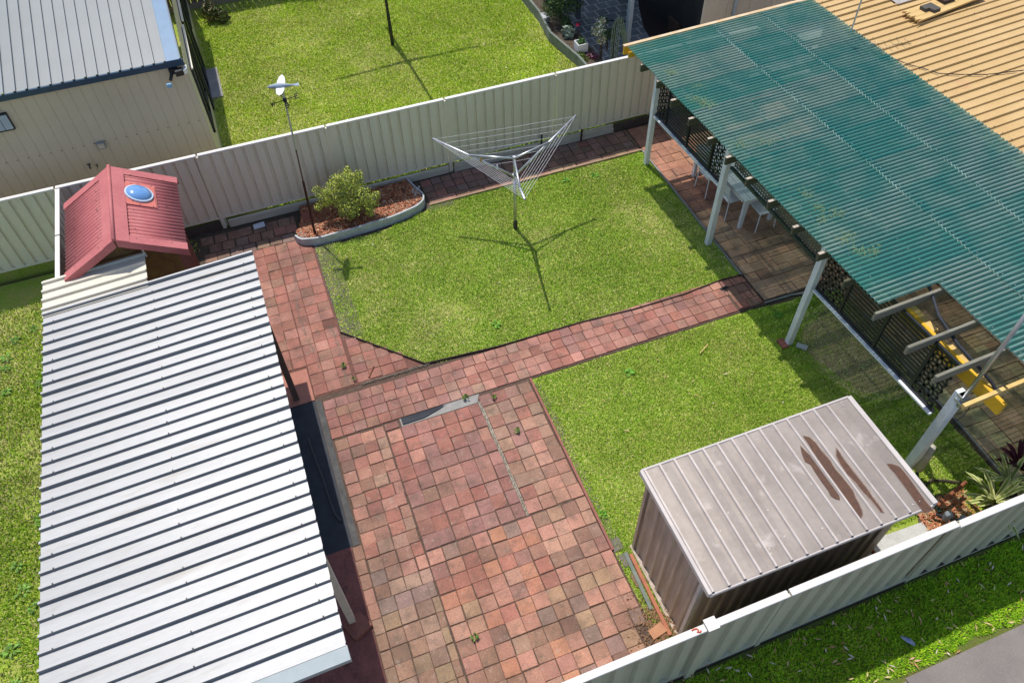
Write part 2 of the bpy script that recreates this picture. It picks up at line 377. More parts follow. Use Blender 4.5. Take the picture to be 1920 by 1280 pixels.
# ------------------------------------------------------------------ grass
def hexcol(arr): return np.asarray(arr, float)
G1 = hexcol([(0.29, 0.48, 0.036), (0.47, 0.59, 0.075), (0.76, 0.70, 0.30), (0.17, 0.36, 0.020)])
def grass(name, polys, dens, z, label, pal, straw=.35, L=(.015, .038), W=.0062, holes=(), thin=None, seed=1, green_boost=None, cat='grass'):
    P = []
    for poly in polys:
        a = np.array(poly); x0, y0 = a.min(0); x1, y1 = a.max(0)
        n = int((x1 - x0) * (y1 - y0) * dens)
        x = rng.uniform(x0, x1, n); y = rng.uniform(y0, y1, n)
        jx = (vnoise(x, y, 9, seed + 5) - .5) * .10; jy = (vnoise(x, y, 9, seed + 6) - .5) * .10
        k = inpoly(x + jx, y + jy, poly)
        P.append(np.stack([x[k], y[k]], 1))
    P = np.concatenate(P)
    for (hx0, hx1, hy0, hy1) in holes:
        P = P[~((P[:, 0] > hx0) & (P[:, 0] < hx1) & (P[:, 1] > hy0) & (P[:, 1] < hy1))]
    if thin is not None:
        P = P[rng.random(len(P)) < thin(P[:, 0], P[:, 1])]
    x, y = P[:, 0], P[:, 1]; n = len(x)
    patch = fbm(x, y, 1.1, seed); mid = fbm(x, y, 5.5, seed + 9)
    az = rng.uniform(0, 2 * np.pi, n); lean = rng.uniform(.25, 1.25, n)
    ln = rng.uniform(L[0], L[1], n) * (.7 + .75 * mid)
    dx, dy = np.cos(az), np.sin(az)
    w = W * rng.uniform(.7, 1.5, n)
    V = np.zeros((n, 3, 3))
    V[:, 0] = np.stack([x - dy * w, y + dx * w, np.full(n, z - .004)], 1)
    V[:, 1] = np.stack([x + dy * w, y - dx * w, np.full(n, z - .004)], 1)
    V[:, 2] = np.stack([x + dx * ln * np.sin(lean), y + dy * ln * np.sin(lean), z + ln * np.cos(lean) + .004], 1)
    r = rng.random(n)
    sv = straw * (.42 + 4.2 * np.clip(patch - .46, 0, 1) + .8 * np.clip(mid - .45, 0, 1))
    if green_boost is not None: sv = sv * green_boost(x, y)
    C = np.where((r < sv)[:, None], pal[2], np.where((rng.random(n) < .30 + .5 * (1 - patch))[:, None], pal[0], pal[1]))
    C = np.where((rng.random(n) < .10 + .25 * np.clip(.42 - patch, 0, 1) * 3)[:, None], pal[3], C)
    big = fbm(x, y, .8, seed + 20); C = C * rng.uniform(.75, 1.25, n)[:, None] * (.84 + .32 * mid)[:, None] * (.80 + .42 * big)[:, None]
    me = bpy.data.meshes.new(name)
    me.vertices.add(3 * n); me.loops.add(3 * n); me.polygons.add(n)
    me.vertices.foreach_set('co', V.ravel())
    me.loops.foreach_set('vertex_index', np.arange(3 * n, dtype=np.int32))
    me.polygons.foreach_set('loop_start', np.arange(0, 3 * n, 3, dtype=np.int32))
    me.polygons.foreach_set('loop_total', np.full(n, 3, dtype=np.int32))
    me.update(calc_edges=True)
    ca = me.color_attributes.new('Col', 'FLOAT_COLOR', 'POINT')
    cc = np.ones((n, 3, 4)); cc[:, :, :3] = C[:, None, :]
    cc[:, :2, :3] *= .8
    ca.data.foreach_set('color', cc.astype(np.float32).ravel())
    me.materials.append(M_grass)
    o = bpy.data.objects.new(name, me); COL.objects.link(o)
    return tag(o, label, cat, None, 'stuff')
def thin1(x, y):
    t = np.ones_like(x)
    edge = np.clip((x - .16) / .42, 0, 1)                       # grit strip beside the left path
    k = (y > 9.3)
    t = np.where(k, np.clip(edge * 1.1 + (fbm(x, y, 4, 3) - .5) * 1.2, .05, 1), t)
    dd = ((x - 2.2) / .35) ** 2 + ((y - 8.9) / .45) ** 2
    t = t * np.where(dd < 1, .6, 1)
    return t
def thin2(x, y):
    d = np.hypot((x - 8.25) / .75, (y - 5.75) / .95) + (fbm(x, y, 2.5, 4) - .5) * .8
    return np.where(d < 1, .22 + .5 * np.clip(d - .6, 0, 1), 1.0)
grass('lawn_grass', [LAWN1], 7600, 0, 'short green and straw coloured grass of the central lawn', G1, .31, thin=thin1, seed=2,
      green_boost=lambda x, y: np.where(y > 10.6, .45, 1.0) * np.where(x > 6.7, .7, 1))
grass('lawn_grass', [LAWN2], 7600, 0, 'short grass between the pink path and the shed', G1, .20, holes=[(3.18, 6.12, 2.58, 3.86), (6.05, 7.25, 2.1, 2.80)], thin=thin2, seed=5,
      green_boost=lambda x, y: np.where(x < 5.5, 1.0, .6) + np.where(np.hypot((x - 8.28) / .8, (y - 5.72) / 1.1) < 1.0, 3.0, 0))
G2 = hexcol([(0.27, 0.45, 0.026), (0.43, 0.55, 0.05), (0.64, 0.57, 0.25), (0.15, 0.29, 0.02)])
grass('side_grass', [[(-7.2, 1.4), (-3.84, 1.4), (-3.84, 12.2), (-7.2, 12.2)]], 4200, 0, 'rough weedy grass left of the white roof', G2, .33, L=(.025, .06), W=.009, seed=8, thin=lambda x, y: np.where(fbm(x, y, 2.2, 8) < .36, .45, 1.0))
NBL = [(-1.05, 13.06), (7.3, 13.06), (7.38, 15.4), (7.18, 16.7), (7.30, 17.8), (7.30, 21.9), (-0.95, 21.75), (-1.05, 19)]
G3 = hexcol([(0.38, 0.56, 0.024), (0.55, 0.66, 0.05), (0.80, 0.74, 0.32), (0.26, 0.43, 0.02)])
grass('neighbour_grass', [NBL], 4600, .19, 'sunny yellow green lawn of the neighbour behind the back fence', G3, .27, L=(.018, .042), W=.009, holes=[(-1.2, -.78, 17.36, 18.7)], seed=12)
G4 = hexcol([(0.24, 0.48, 0.014), (0.42, 0.62, 0.025), (0.55, 0.55, 0.10), (0.14, 0.30, 0.014)])
grass('verge_grass', [[(.4, 1.1), (12, 1.16), (12, 2.05), (.4, 2.05)]], 6500, -.105, 'bright clover green grass strip outside the front fence', G4, .08, L=(.02, .05), W=.009, seed=15)
grass('edge_grass', [[(-3.86, 12.35), (-1.95, 12.35), (-1.95, 12.86), (-3.86, 12.86)], [(-3.7, 9.9), (-3.86, 9.9), (-3.86, 12.3), (-3.7, 12.3)]], 1500, 0, 'thin grass behind the red roofed outhouse by the fence', G2, .2, seed=18)
# sprigs that lean over the back retaining sleepers
grass('sleeper_grass', [[(-.5, 12.955), (7.0, 12.955), (7.0, 13.02), (-.5, 13.02)]], 2600, .19, 'grass growing out under the back fence along the sleepers', G3, .2, L=(.03, .07), W=.01, seed=21)

# broadleaf weeds
def weeds(name, pts, z, label, s=(.06, .12), c=(0.15, 0.34, 0.04)):
    mb = MB(); cols = []
    for (x, y) in pts:
        R = random.uniform(*s)
        for k in range(random.randint(14, 22)):
            a = random.uniform(0, 6.283); l = R * random.uniform(.6, 1.1); w = .018
            h = random.uniform(.01, .05)
            d = Vector((math.cos(a), math.sin(a), 0)); q = Vector((-d.y, d.x, 0)) * w
            p = Vector((x, y, z + .012)) + d * random.uniform(0, .04)
            m = p + d * l * .55 + Vector((0, 0, h)); e = p + d * l + Vector((0, 0, h * .5))
            mb.add([p, m + q, e, m - q], [(0, 1, 2, 3)])
            f = random.uniform(.7, 1.4); cols += [(c[0] * f, c[1] * f, c[2] * f, 1)] * 4
    mb.c = cols
    return mb.build(name, M_leaf, label=label, cat='weeds', kind='stuff')
weeds('lawn_weeds', [(5.5, 11.74), (6.13, 11.67), (4.47, 6.7), (2.75, 8.53), (2.95, 4.5), (7.5, 6.9)], 0, 'dark green broadleaf weeds in the lawns')
weeds('side_weeds', [(random.uniform(-5.6, -3.95), random.uniform(4, 11.5)) for _ in range(26)], 0, 'broadleaf weeds left of the white roof', c=(0.16, 0.30, 0.05))
weeds('paving_weeds', [(1.75, 7.22), (2.18, 7.05), (2.3, 6.3), (.12, 8.25), (.02, 8.6), (.62, 3.5)], .03, 'small green weeds sprouting from the paving joints', s=(.015, .04), c=(0.17, 0.27, 0.06))

# ------------------------------------------------------------------ pavers
def paver_mesh(k):
    rd = random.Random(k); mb = MB()
    j = lambda a: a + rd.uniform(-.012, .012)
    b = [(j(-.5), j(-.5)), (j(.5), j(-.5)), (j(.5), j(.5)), (j(-.5), j(.5))]
    t = [(x * .955, y * .955) for x, y in b]
    tz = [0.04 + rd.uniform(-.0025, .0025) for _ in range(4)]
    v = [(x, y, 0) for x, y in b] + [(x, y, .033) for x, y in b] + [(x, y, z) for (x, y), z in zip(t, tz)]
    f = [(8, 9, 10, 11)]
    for i in range(4):
        n = (i + 1) % 4
        f += [(i, n, n + 4, i + 4), (i + 4, n + 4, n + 8, i + 8)]
    mb.add(v, f); return mb
PVAR = [paver_mesh(k) for k in range(5)]
PMESH = []
for k, mb in enumerate(PVAR):
    me = bpy.data.meshes.new('paver'); me.from_pydata(mb.v, [], mb.f); me.materials.append(M_paver); PMESH.append(me)
def pave(struct, cells, cap=300):
    cells = sorted(cells, key=lambda c: (c[0] - CAMP.x) ** 2 + (c[1] - CAMP.y) ** 2)
    for c in cells[:cap]:
        x, y, w, h, rot, z, colr = c
        o = bpy.data.objects.new('paver', random.choice(PMESH)); COL.objects.link(o)
        o.location = (x, y, z - .04); o.scale = (w, h, 1); o.rotation_euler = (random.uniform(-.008, .008), random.uniform(-.008, .008), rot)
        o.color = (*colr, 1); o.parent = struct
    rest = cells[cap:]
    if rest:
        mb = MB(); cols = []
        for (x, y, w, h, rot, z, colr) in rest:
            src = random.choice(PVAR); ca, sa = math.cos(rot), math.sin(rot)
            vs = [(x + (vx * w) * ca - (vy * h) * sa, y + (vx * w) * sa + (vy * h) * ca, z - .04 + vz) for vx, vy, vz in src.v]
            mb.add(vs, src.f); cols += [(*colr, 1)] * len(vs)
        mb.c = cols
        mb.build('paver', M_paver_vc, struct, kind='stuff')
PAL = dict(pink=(0.37, 0.165, 0.125), salmon=(0.47, 0.21, 0.145), red=(0.32, 0.105, 0.075), maroon=(0.225, 0.088, 0.075), mauve=(0.25, 0.125, 0.115),
           orange=(0.49, 0.195, 0.095), brown=(0.22, 0.125, 0.082), tan=(0.37, 0.26, 0.135), peach=(0.43, 0.235, 0.15), grey=(0.185, 0.155, 0.14), dark=(0.12, 0.085, 0.065),
           olive=(0.20, 0.155, 0.085), dusty=(0.30, 0.20, 0.14))
def pick(w):
    ks = list(w); k = random.choices(ks, [w[a] for a in ks])[0]; c = PAL[k]; f = random.uniform(.78, .98)
    sw = sum(w.values()); mean = [(.45 * sum(w[a] * PAL[a][i] for a in ks) / sw + .55 * (0.36, 0.168, 0.125)[i]) for i in range(3)]; g = (c[0] + c[1] + c[2]) / 3
    c = tuple((.50 * a + .50 * m) * .93 + .07 * g for a, m in zip(c, mean))
    return tuple(min(.7, a * f * k_ * random.uniform(.97, 1.03)) for a, k_ in zip(c, (1.17, 1.17, 1.13)))
def grid(x0, x1, y0, y1, p, pal, keep=None, rot=0, jit=.008, zj=.006, z=.018, gap=.007, off=0.0, skewrow=0.0):
    out = []; ny = max(1, round((y1 - y0) / p)); py = (y1 - y0) / ny
    for j in range(ny):
        xo = off * (j % 2) * p + random.uniform(-skewrow, skewrow)
        nx = int((x1 - x0) / p + 1.3)
        for i in range(nx):
            a = x0 + xo + i * p; b = a + p
            a2, b2 = max(a, x0), min(b, x1)
            if b2 - a2 < .05: continue
            cx, cy = (a2 + b2) / 2, y0 + (j + .5) * py
            if keep and not keep(cx, cy): continue
            c = pal(cx, cy) if callable(pal) else pick(pal)
            out.append((cx + random.uniform(-jit, jit), cy + random.uniform(-jit, jit), b2 - a2 - gap, py - gap, random.uniform(-.012, .012), z + random.uniform(-zj, zj), c))
    return out
# driveway
drive = flat([(-.618, 2.17), (2.86, 2.17), (2.86, 7.25), (-.618, 7.25)], .004, 'driveway', M_bedding, 'square clay and concrete pavers of mixed reds browns and greys in front of the front fence', 'paving')
def pdrive(x, y):
    n = vnoise(x, y, .9, 31)
    if x > 1.93:
        if y > 5.2: return pick(dict(peach=3, brown=3, salmon=1.5, mauve=1.2, red=1, dusty=2))
        if y > 4.2: return pick(dict(peach=4, salmon=3, brown=3, dusty=2, mauve=1))
        return pick(dict(salmon=2, brown=2, grey=1.6, tan=1.4, pink=2, peach=2, dark=.5))
    if y > 6.4 and x > .3: return pick(dict(maroon=1.6, red=3, mauve=2.4, pink=3, salmon=.8))
    if x < .45 and y > 4.9: return pick(dict(pink=3, red=2, brown=2.4, salmon=1.4, dusty=1.5, mauve=.8, dark=.4))
    if y > 4.9: return pick(dict(mauve=3, maroon=2.2, red=3, pink=3, brown=2, grey=.2))
    if x > .45 and y > 3.45:
        return pick(dict(orange=4.2, red=2, mauve=1.8, salmon=2.2, brown=1.2, peach=1.4, grey=.35, tan=.5))
    if y > 4.2: return pick(dict(grey=2.4, brown=2, salmon=1.6, dusty=1.6, pink=1))
    if x < .45: return pick(dict(tan=2.4, olive=1.2, brown=2.6, dusty=2.6, peach=2, grey=.4, dark=.5))
    return pick(dict(brown=3, orange=2.2, pink=1.8, tan=.8, grey=.8, dark=.8, salmon=1.6, dusty=1.4))
cells = grid(-.46, .34, 4.45, 7.20, .218, pdrive, skewrow=.02)
cells += grid(.36, 1.90, 4.90, 7.06, .228, pdrive)
cells += grid(1.95, 2.83, 4.90, 7.18, .226, pdrive, skewrow=.012)
cells += grid(-.46, .34, 2.2, 4.45, .232, pdrive)
cells += grid(.36, 2.83, 2.2, 4.88, .230, pdrive, keep=lambda x, y: not (x > 2.6 and y < 2.9))
cells += grid(.36, .60, 7.07, 7.20, .228, pdrive)
cells += grid(-.615, -.47, 2.2, 5.34, .23, pdrive)
cells += [(2.93, 4.02, .17, .2, .05, .012, PAL['grey']), (2.96, 3.76, .15, .2, .08, .012, PAL['grey']), (2.98, 3.45, .13, .22, .05, .012, PAL['brown'])]
pave(drive, cells)
# pink garden path
path = flat([(-.62, 7.2), (7.44, 7.2), (7.44, 8.02), (6.9, 8.0), (5.9, 7.93), (4.2, 8.01), (1.35, 8.13), (-.62, 8.15)], .002, 'garden_path', M_bedding, 'narrow pinkish red brick path crossing the lawns', 'paving')
def ppath(x, y):
    if x < 1.2: return pick(dict(red=3, brown=2.4, maroon=2, mauve=1.6, pink=1.6, dark=.4))
    if x < 3.0: return pick(dict(pink=3, mauve=2, red=2, salmon=1.2, dusty=1.2))
    return pick(dict(pink=4, red=2.2, mauve=1.2, salmon=.8))
cells = grid(-.48, 6.95, 7.24, 8.02, .20, ppath, jit=.004, zj=.002, z=.022, gap=.006, off=.0, skewrow=.03)
cells += grid(6.95, 7.42, 7.24, 8.0, .20, dict(maroon=2, brown=2, red=1), z=.02)
pave(path, cells)
# left path and little triangle
lpath = flat([(-1.27, 8.82), (-.575, 8.82), (-.575, 8.15), (.12, 8.15), (1.32, 8.15), (.15, 9.38), (.15, 12.06), (-1.27, 12.06)], .004, 'side_path', mat('red_bedding', (.17, .075, .055), (.12, .06, .045), 12, rough=1, fine=.2), 'worn red paver path between the white roof and the lawn', 'paving')
cells = grid(-.56, .13, 8.18, 12.05, .225, dict(red=3, pink=2, brown=.8), gap=.004, zj=.0025, jit=.003, keep=lambda x, y: not (-.2 < x < .05 and 9.6 < y < 9.8))
cells += grid(-1.25, -.57, 8.86, 12.05, .2267, dict(red=3, pink=2, brown=.8), gap=.004, keep=lambda x, y: y > 9.0 or x < -.6)
cells += grid(.17, 1.3, 8.18, 9.4, .215, dict(brown=1.5, red=2.4, maroon=1.5, pink=1.6), keep=lambda x, y: (y - 8.15) < (1.3 - x) * 1.05 - .06)
pave(lpath, cells)
# back path along the fence
bpath = flat([(-1.98, 12.0), (.0, 12.0), (.0, 12.12), (2.5, 12.1), (7.46, 12.08), (7.46, 12.93), (-1.98, 12.93)], .003, 'back_path', M_soil, 'dark mossy pavers in the shade along the back fence', 'paving')
cells = grid(2.62, 7.44, 12.26, 12.88, .226, dict(brown=3, dark=2, grey=2, mauve=1.4, olive=1, red=.8), gap=.014, jit=.008)
cells += grid(2.62, 7.44, 12.09, 12.25, .30, dict(brown=2, tan=2, dusty=2, pink=1), gap=.008)
cells += grid(-1.9, -.05, 12.05, 12.80, .25, dict(brown=3, dark=2, grey=2, olive=1.4, red=1), gap=.018, jit=.012, off=.5)
pave(bpath, cells)
# patio
patio = flat([(7.45, 7.24), (8.0, 7.24), (9.0, 7.05), (8.80, 4.85), (8.84, 3.84), (8.76, 2.9), (8.8, 2.25), (11.3, 2.25), (11.3, 12.9), (7.45, 12.9)], .002, 'patio_paving', M_bedding, 'tan brown paver patio under the green roof', 'paving')
def ppat(x, y):
    if y > 9.9 and x < 8.6: return pick(dict(pink=5, salmon=2, peach=1))  # pinker pavers paint in the sunlit part of the floor
    if y < 5.2: return pick(dict(tan=2, olive=1, dusty=4, brown=1))
    return pick(dict(brown=1, dusty=4, peach=1))
cells = grid(7.47, 11.25, 7.28, 12.88, .236, ppat, gap=.006)
cells += grid(8.88, 11.25, 2.3, 7.26, .25, ppat, gap=.007)
cells = [c[:6] + (tuple(min(.62, v * k_ * (2.0 if c[1] < 5.4 else (1.0 if c[1] > 9.9 else 1.5))) for v, k_ in zip(c[6], (1.0, .98, .86))),) for c in cells]  # zone factors put the light under the roof into paver colours
pave(patio, cells)
# small slabs beside the white roof
flat([(-3.7, 2.2), (-.62, 2.2), (-.62, 5.36), (-3.7, 5.36)], .010, 'carport_slab', M_redslab, 'dull red concrete slab under the front of the white roof', 'slab', z0=-.1)
flat([(-3.7, 5.36), (-.585, 5.36), (-.585, 8.10), (-3.7, 8.10)], .006, 'rubber_floor', M_rubber, 'black matting strip in the shade along the white roof', 'floor', z0=-.1)
flat([(-3.7, 8.10), (-.58, 8.10), (-.58, 8.80), (-3.7, 8.80)], .022, 'salmon_slab', M_pinkslab, 'smooth salmon concrete slab at the corner of the white roof', 'slab', z0=-.1)
flat([(-3.7, 8.81), (-1.28, 8.81), (-1.28, 12.0), (-3.7, 12.0)], .004, 'outhouse_slab', M_redslab, 'red slab round the foot of the outhouse', 'slab', z0=-.1)
flat([(-.580, 5.36), (-.495, 5.36), (-.485, 8.08), (-.575, 8.08)], .010, 'concrete_strip', mat('dark_grey_concrete', (.095, .092, .088), (.06, .058, .056), 5, rough=.9, fine=.2, fscale=40), 'narrow grey concrete strip between black matting and pavers', 'strip', z0=-.1)
flat([(-3.7, .5), (-.62, .5), (-.62, 2.14), (-3.7, 2.14)], .0, 'front_slab', M_redslab, 'red slab continuing towards the street under the white roof', 'slab', z0=-.1)
# footpath outside
fp = MB().box(-6, 5.60, -3, 1.03, -.2, -.10).build('footpath', M_footpath, label='grey concrete footpath slab left of the expansion joint', cat='footpath', kind='structure')
MB().box(5.615, 7.55, -3, 1.06, -.2, -.098).build('footpath', M_footpath, label='grey concrete footpath slab right of the expansion joint', cat='footpath', kind='structure')
MB().box(7.565, 12, -3, 1.06, -.2, -.10).build('footpath', M_footpath, label='grey concrete footpath slab at the right edge of the picture', cat='footpath', kind='structure')
# grey mortar gap with a strip of plastic where pavers are missing
flat([(.62, 7.075), (1.38, 7.075), (1.90, 7.075), (1.98, 7.235), (.62, 7.235)], .008, 'mortar_strip', M_concrete, 'grey grit filled gap where pavers are missing', 'gap')
MB().add([(.64, 7.10, .03), (1.0, 7.10, .024), (1.32, 7.19, .03), (1.40, 7.225, .035), (1.0, 7.225, .022), (.64, 7.225, .028), (.8, 7.16, .012), (1.15, 7.18, .010)],
         [(0, 1, 6), (1, 7, 6), (1, 2, 7), (2, 3, 7), (3, 4, 7), (4, 6, 7), (4, 5, 6), (5, 0, 6)]).build('plastic_sheet', M_rubber, label='strip of black plastic sheet lying in the gap between pavers', cat='plastic strip')
flat([(1.905, 4.9), (1.95, 4.9), (1.955, 7.08), (1.905, 7.08)], .007, 'mortar_joint', M_sand, 'pale crumbled mortar joint between two paver fields', 'joint')
# grit: mortar joint and bare edge
def grit(name, pts, size, m, label, cat):
    mb = MB()
    for (x, y, z) in pts:
        s = random.uniform(*size); a = random.uniform(0, 6.28)
        p = [Vector((x + s * math.cos(a + k * 2.09), y + s * math.sin(a + k * 2.09), z)) for k in range(3)] + [Vector((x, y, z + s * .9))]
        mb.add(p, [(0, 1, 3), (1, 2, 3), (2, 0, 3)])
    return mb.build(name, m, label=label, cat=cat, kind='stuff')
pts = [(1.925 + random.gauss(0, .012), random.uniform(4.9, 7.1), .006) for _ in range(900)]
pts += [(.02 + .02 * math.sin(y * 5) + random.gauss(0, .018), y, .016) for y in np.linspace(8.2, 9.6, 420)]
pts += [(-.42 + .05 * math.sin(y * 3) + random.gauss(0, .02), y, .016) for y in np.linspace(8.7, 11.2, 500)]
pts += [(x, 8.13 + random.gauss(0, .012), .024) for x in np.linspace(.2, 1.4, 300)]
grit('mortar_grit', pts, (.006, .014), M_sand, 'pale crumbled mortar along the paver joints', 'grit')
pts = [(random.uniform(.14, .52) , random.uniform(9.2, 11.75), .002) for _ in range(2600)] + [(random.uniform(2.86, 3.0), random.uniform(4.0, 7.1), .002) for _ in range(900)]
pts += [(random.uniform(2.55, 3.1), 12.0 + random.gauss(0, .05), .002) for _ in range(400)]
grit('edge_grit', pts, (.006, .018), M_sand, 'pale grit and dry runners along the lawn edges', 'grit')
pts = [(random.gauss(2.95, .16), random.gauss(2.62, .25), .02) for _ in range(700)]
grit('leaf_litter', pts, (.012, .03), mat('dry_litter', (0.40, 0.24, 0.14), (0.26, 0.15, 0.08), 40, rough=1), 'brown leaf litter in the corner by the shed and front fence', 'leaf litter')

# timber lawn edging
def edging(pts, label, m, h=.03, w=.016):
    mb = MB()
    for a, b in zip(pts[:-1], pts[1:]):
        mb.bar((a[0], a[1], h / 2), (b[0], b[1], h / 2), w, h)
    mb.build('lawn_edging', m, label=label, cat='edging', group='thin strips edging the lawns')
M_edgedark = mat('dark_edging', (0.035, 0.022, 0.018), (0.06, 0.04, 0.03), 12, rough=.9)
edging([(1.33, 8.15), (2.6, 8.045), (4.2, 8.02), (5.2, 7.95), (6.2, 7.945), (6.97, 8.01), (7.41, 7.985)], 'dark edging strip between central lawn and pink path', M_edgedark, .045)
edging([(.14, 9.38), (1.33, 8.15)], 'dark edging strip on the diagonal corner of the central lawn', M_edgedark, .045)
edging([(2.875, 7.19), (2.86, 5.6), (2.845, 3.95)], 'brick red edging strip left of the lower lawn', mat('brick_edging', (0.30, 0.12, 0.09), (0.22, 0.09, 0.07), 10, rough=.9), .05, .035)
edging([(2.6, 12.065), (7.44, 12.075)], 'pale brown edging strip along the back path', mat('pale_edging', (0.40, 0.28, 0.18), (0.3, 0.2, 0.13), 10, rough=.9), .04, .03)
edging([(7.44, 12.06), (7.435, 10.0), (7.42, 7.99)], 'concrete edging strip between lawn and patio', M_concrete, .035, .03)
edging([(7.44, 7.23), (8.0, 7.22), (9.0, 7.03), (8.82, 4.85), (8.86, 3.84), (8.8, 2.4)], 'grey edging strip round the lower corner of the patio', M_concrete, .03, .03)

# ------------------------------------------------------------------ fences
def fprof(L, pitch=.38, d=.017):
    pr = []; a = 0.0
    if pitch < .25:
        while a < L:
            for da, h in ((0, d), (pitch * .70, d), (pitch * .76, -d * .6), (pitch * .94, -d * .6)):
                if a + da <= L: pr.append((a + da, h))
            a += pitch
        pr.append((L, d if (L % pitch) < pitch * .7 else -d * .6)) if pr[-1][0] < L - 1e-4 else None
        return pr
    f = pitch * .43; s = pitch * .07
    hi = True
    while a < L:
        h = d if hi else -d
        pr += [(a, h), (min(a + f, L), h)]; a += f + s; hi = not hi
    if pr[-1][0] < L: pr.append((L, pr[-1][1]))
    return pr
def fence(name, pts_t, O, A, N, z0, z1, ground, label, m, mrail, group, postw=.07, topw=.075, botrail=True, tops=None, pitch=.20, cat='fence', depth=.024):
    A = Vector(A); N = Vector(N); O = Vector(O)
    t = thing(name, O + A * pts_t[0], label, cat, group)
    for i, (a, b) in enumerate(zip(pts_t[:-1], pts_t[1:])):
        dz = tops[i] if tops else 0
        MB().sheet(fprof(b - a - .09, pitch, depth), O + A * (a + .045) + Vector((0, 0, z0 + dz)), A, (Vector((0, 0, 1)), 0, z1 - z0 - .02), N, .003).build('fence_panel', m, t)
        p = O + A * (a + .015) + Vector((0, 0, z1 - .02 + dz)); q = O + A * (b - .015) + Vector((0, 0, z1 - .02 + dz))
        MB().bar(p, q, topw, .04).build('top_rail', mrail, t, bevel=.005)
        if botrail:
            MB().bar(p + Vector((0, 0, -(z1 - z0) + .02)), q + Vector((0, 0, -(z1 - z0) + .02)), .055, .045).build('bottom_rail', m, t)
    for a in pts_t:
        p = O + A * a
        MB().bar(p + N * .010 + Vector((0, 0, ground)), p + N * .010 + Vector((0, 0, z1 - .045)), postw, postw * .6, up=N).bar(p - N * .032 + Vector((0, 0, ground)), p - N * .032 + Vector((0, 0, z1 - .045)), .13, .006, up=N).build('post', m, t)
    return t
FY = 12.98
fence('back_fence', [-8.6, -6.22, -3.85, -1.40, .99, 3.36, 5.73, 8.1, 10.5], (0, FY, 0), (1, 0, 0), (0, -1, 0), .27, 1.76, 0.0,
      'cream ribbed metal fence along the back of the yard', M_fence, M_rail, None)
t = fence('side_fence', [0, 1.3, 2.55], (-3.80, 12.93, 0), (0, -1, 0), (1, 0, 0), .12, 1.76, 0.0, 'cream metal side fence running beside the red outhouse', M_fence, M_rail, None)
ff_t = fence('front_fence', [-1.0, .66, 3.03, 4.06, 6.46, 8.85, 11.2], (0, 2.125, 0), (1, 0, 0), (0, -1, 0), .02, 1.65, -.1,
      'pale ribbed metal fence along the footpath at bottom right', M_front, M_rail, None, tops=[0, 0, 0, 0, -.075, -.075], pitch=.29, topw=.085, depth=.026)
MB().box(2.97, 3.09, 2.065, 2.185, -.1, 1.69).build('gate_post', M_front, ff_t, bevel=.006)
MB().box(2.96, 3.10, 2.055, 2.195, 1.69, 1.705).build('post_cap', M_rail, ff_t)
for i, (a, b) in enumerate(((-1, .66), (.66, 3.03), (3.03, 4.06), (4.06, 6.46), (6.46, 8.85), (8.85, 11.2))):
    MB().box(a + .004, b - .004, 2.10, 2.155, -.16, -.03).build('plinth_board', mat('dark_plinth', (0.06, 0.045, 0.04), (0.09, 0.07, 0.06), 6, rough=.9), ff_t)
# painted mark on the front fence cap
MB().tube([(2.80, 2.15, 1.656), (2.83, 2.155, 1.656), (2.865, 2.148, 1.656), (2.875, 2.128, 1.656), (2.85, 2.112, 1.656), (2.88, 2.10, 1.656), (2.90, 2.112, 1.656)], .009, 6).build('paint_mark', M_paintred, ff_t)

# retaining sleepers below the back fence
t = thing('retaining_wall', (3, 12.93, 0), 'low wall of pale sleepers holding soil under the back fence', 'retaining wall')
xs = [-1.36, .95, 3.32, 5.69]
for i, (a, b) in enumerate(((-1.30, .93), (1.03, 3.30), (3.42, 5.68), (5.75, 7.15))):
    if i < 2: MB().box(a, b, 12.905, 12.95, .02, .20).build('sleeper', M_sleeper, t, bevel=.006)
    else:
        MB().box(a, b, 12.905, 12.95, .0, .105).build('sleeper', M_sleeper, t, bevel=.005)
        MB().box(a + .01, b - .02, 12.912, 12.952, .11, .215).build('sleeper', M_sleeper, t, bevel=.005)
MB().box(7.17, 8.6, 12.91, 12.952, .0, .20).build('sleeper', mat('dark_plinth', (0.06, 0.045, 0.04), (0.09, 0.07, 0.06), 6, rough=.9), t)
MB().box(-3.75, -1.45, 12.93, 12.96, .0, .20).build('sleeper', mat('dark_plinth', (0.06, 0.045, 0.04), (0.09, 0.07, 0.06), 6, rough=.9), t)
for x in (5.4, 6.35):
    p = thing('steel_picket', (x, 12.885, 0), 'short rusty picket holding the sleepers left of the patio post' if x > 6 else 'thin dark picket at the sleepers behind the clothesline', 'picket')
    MB().bar((x, 12.885, 0), (x + .01, 12.89, .30 if x > 6 else .42), .03, .03).build('shaft', M_star if x > 6 else M_black, p)
    MB().bar((x - .012, 12.87, .02), (x - .002, 12.872, .28), .006, .03).build('flange', M_star if x > 6 else M_black, p)

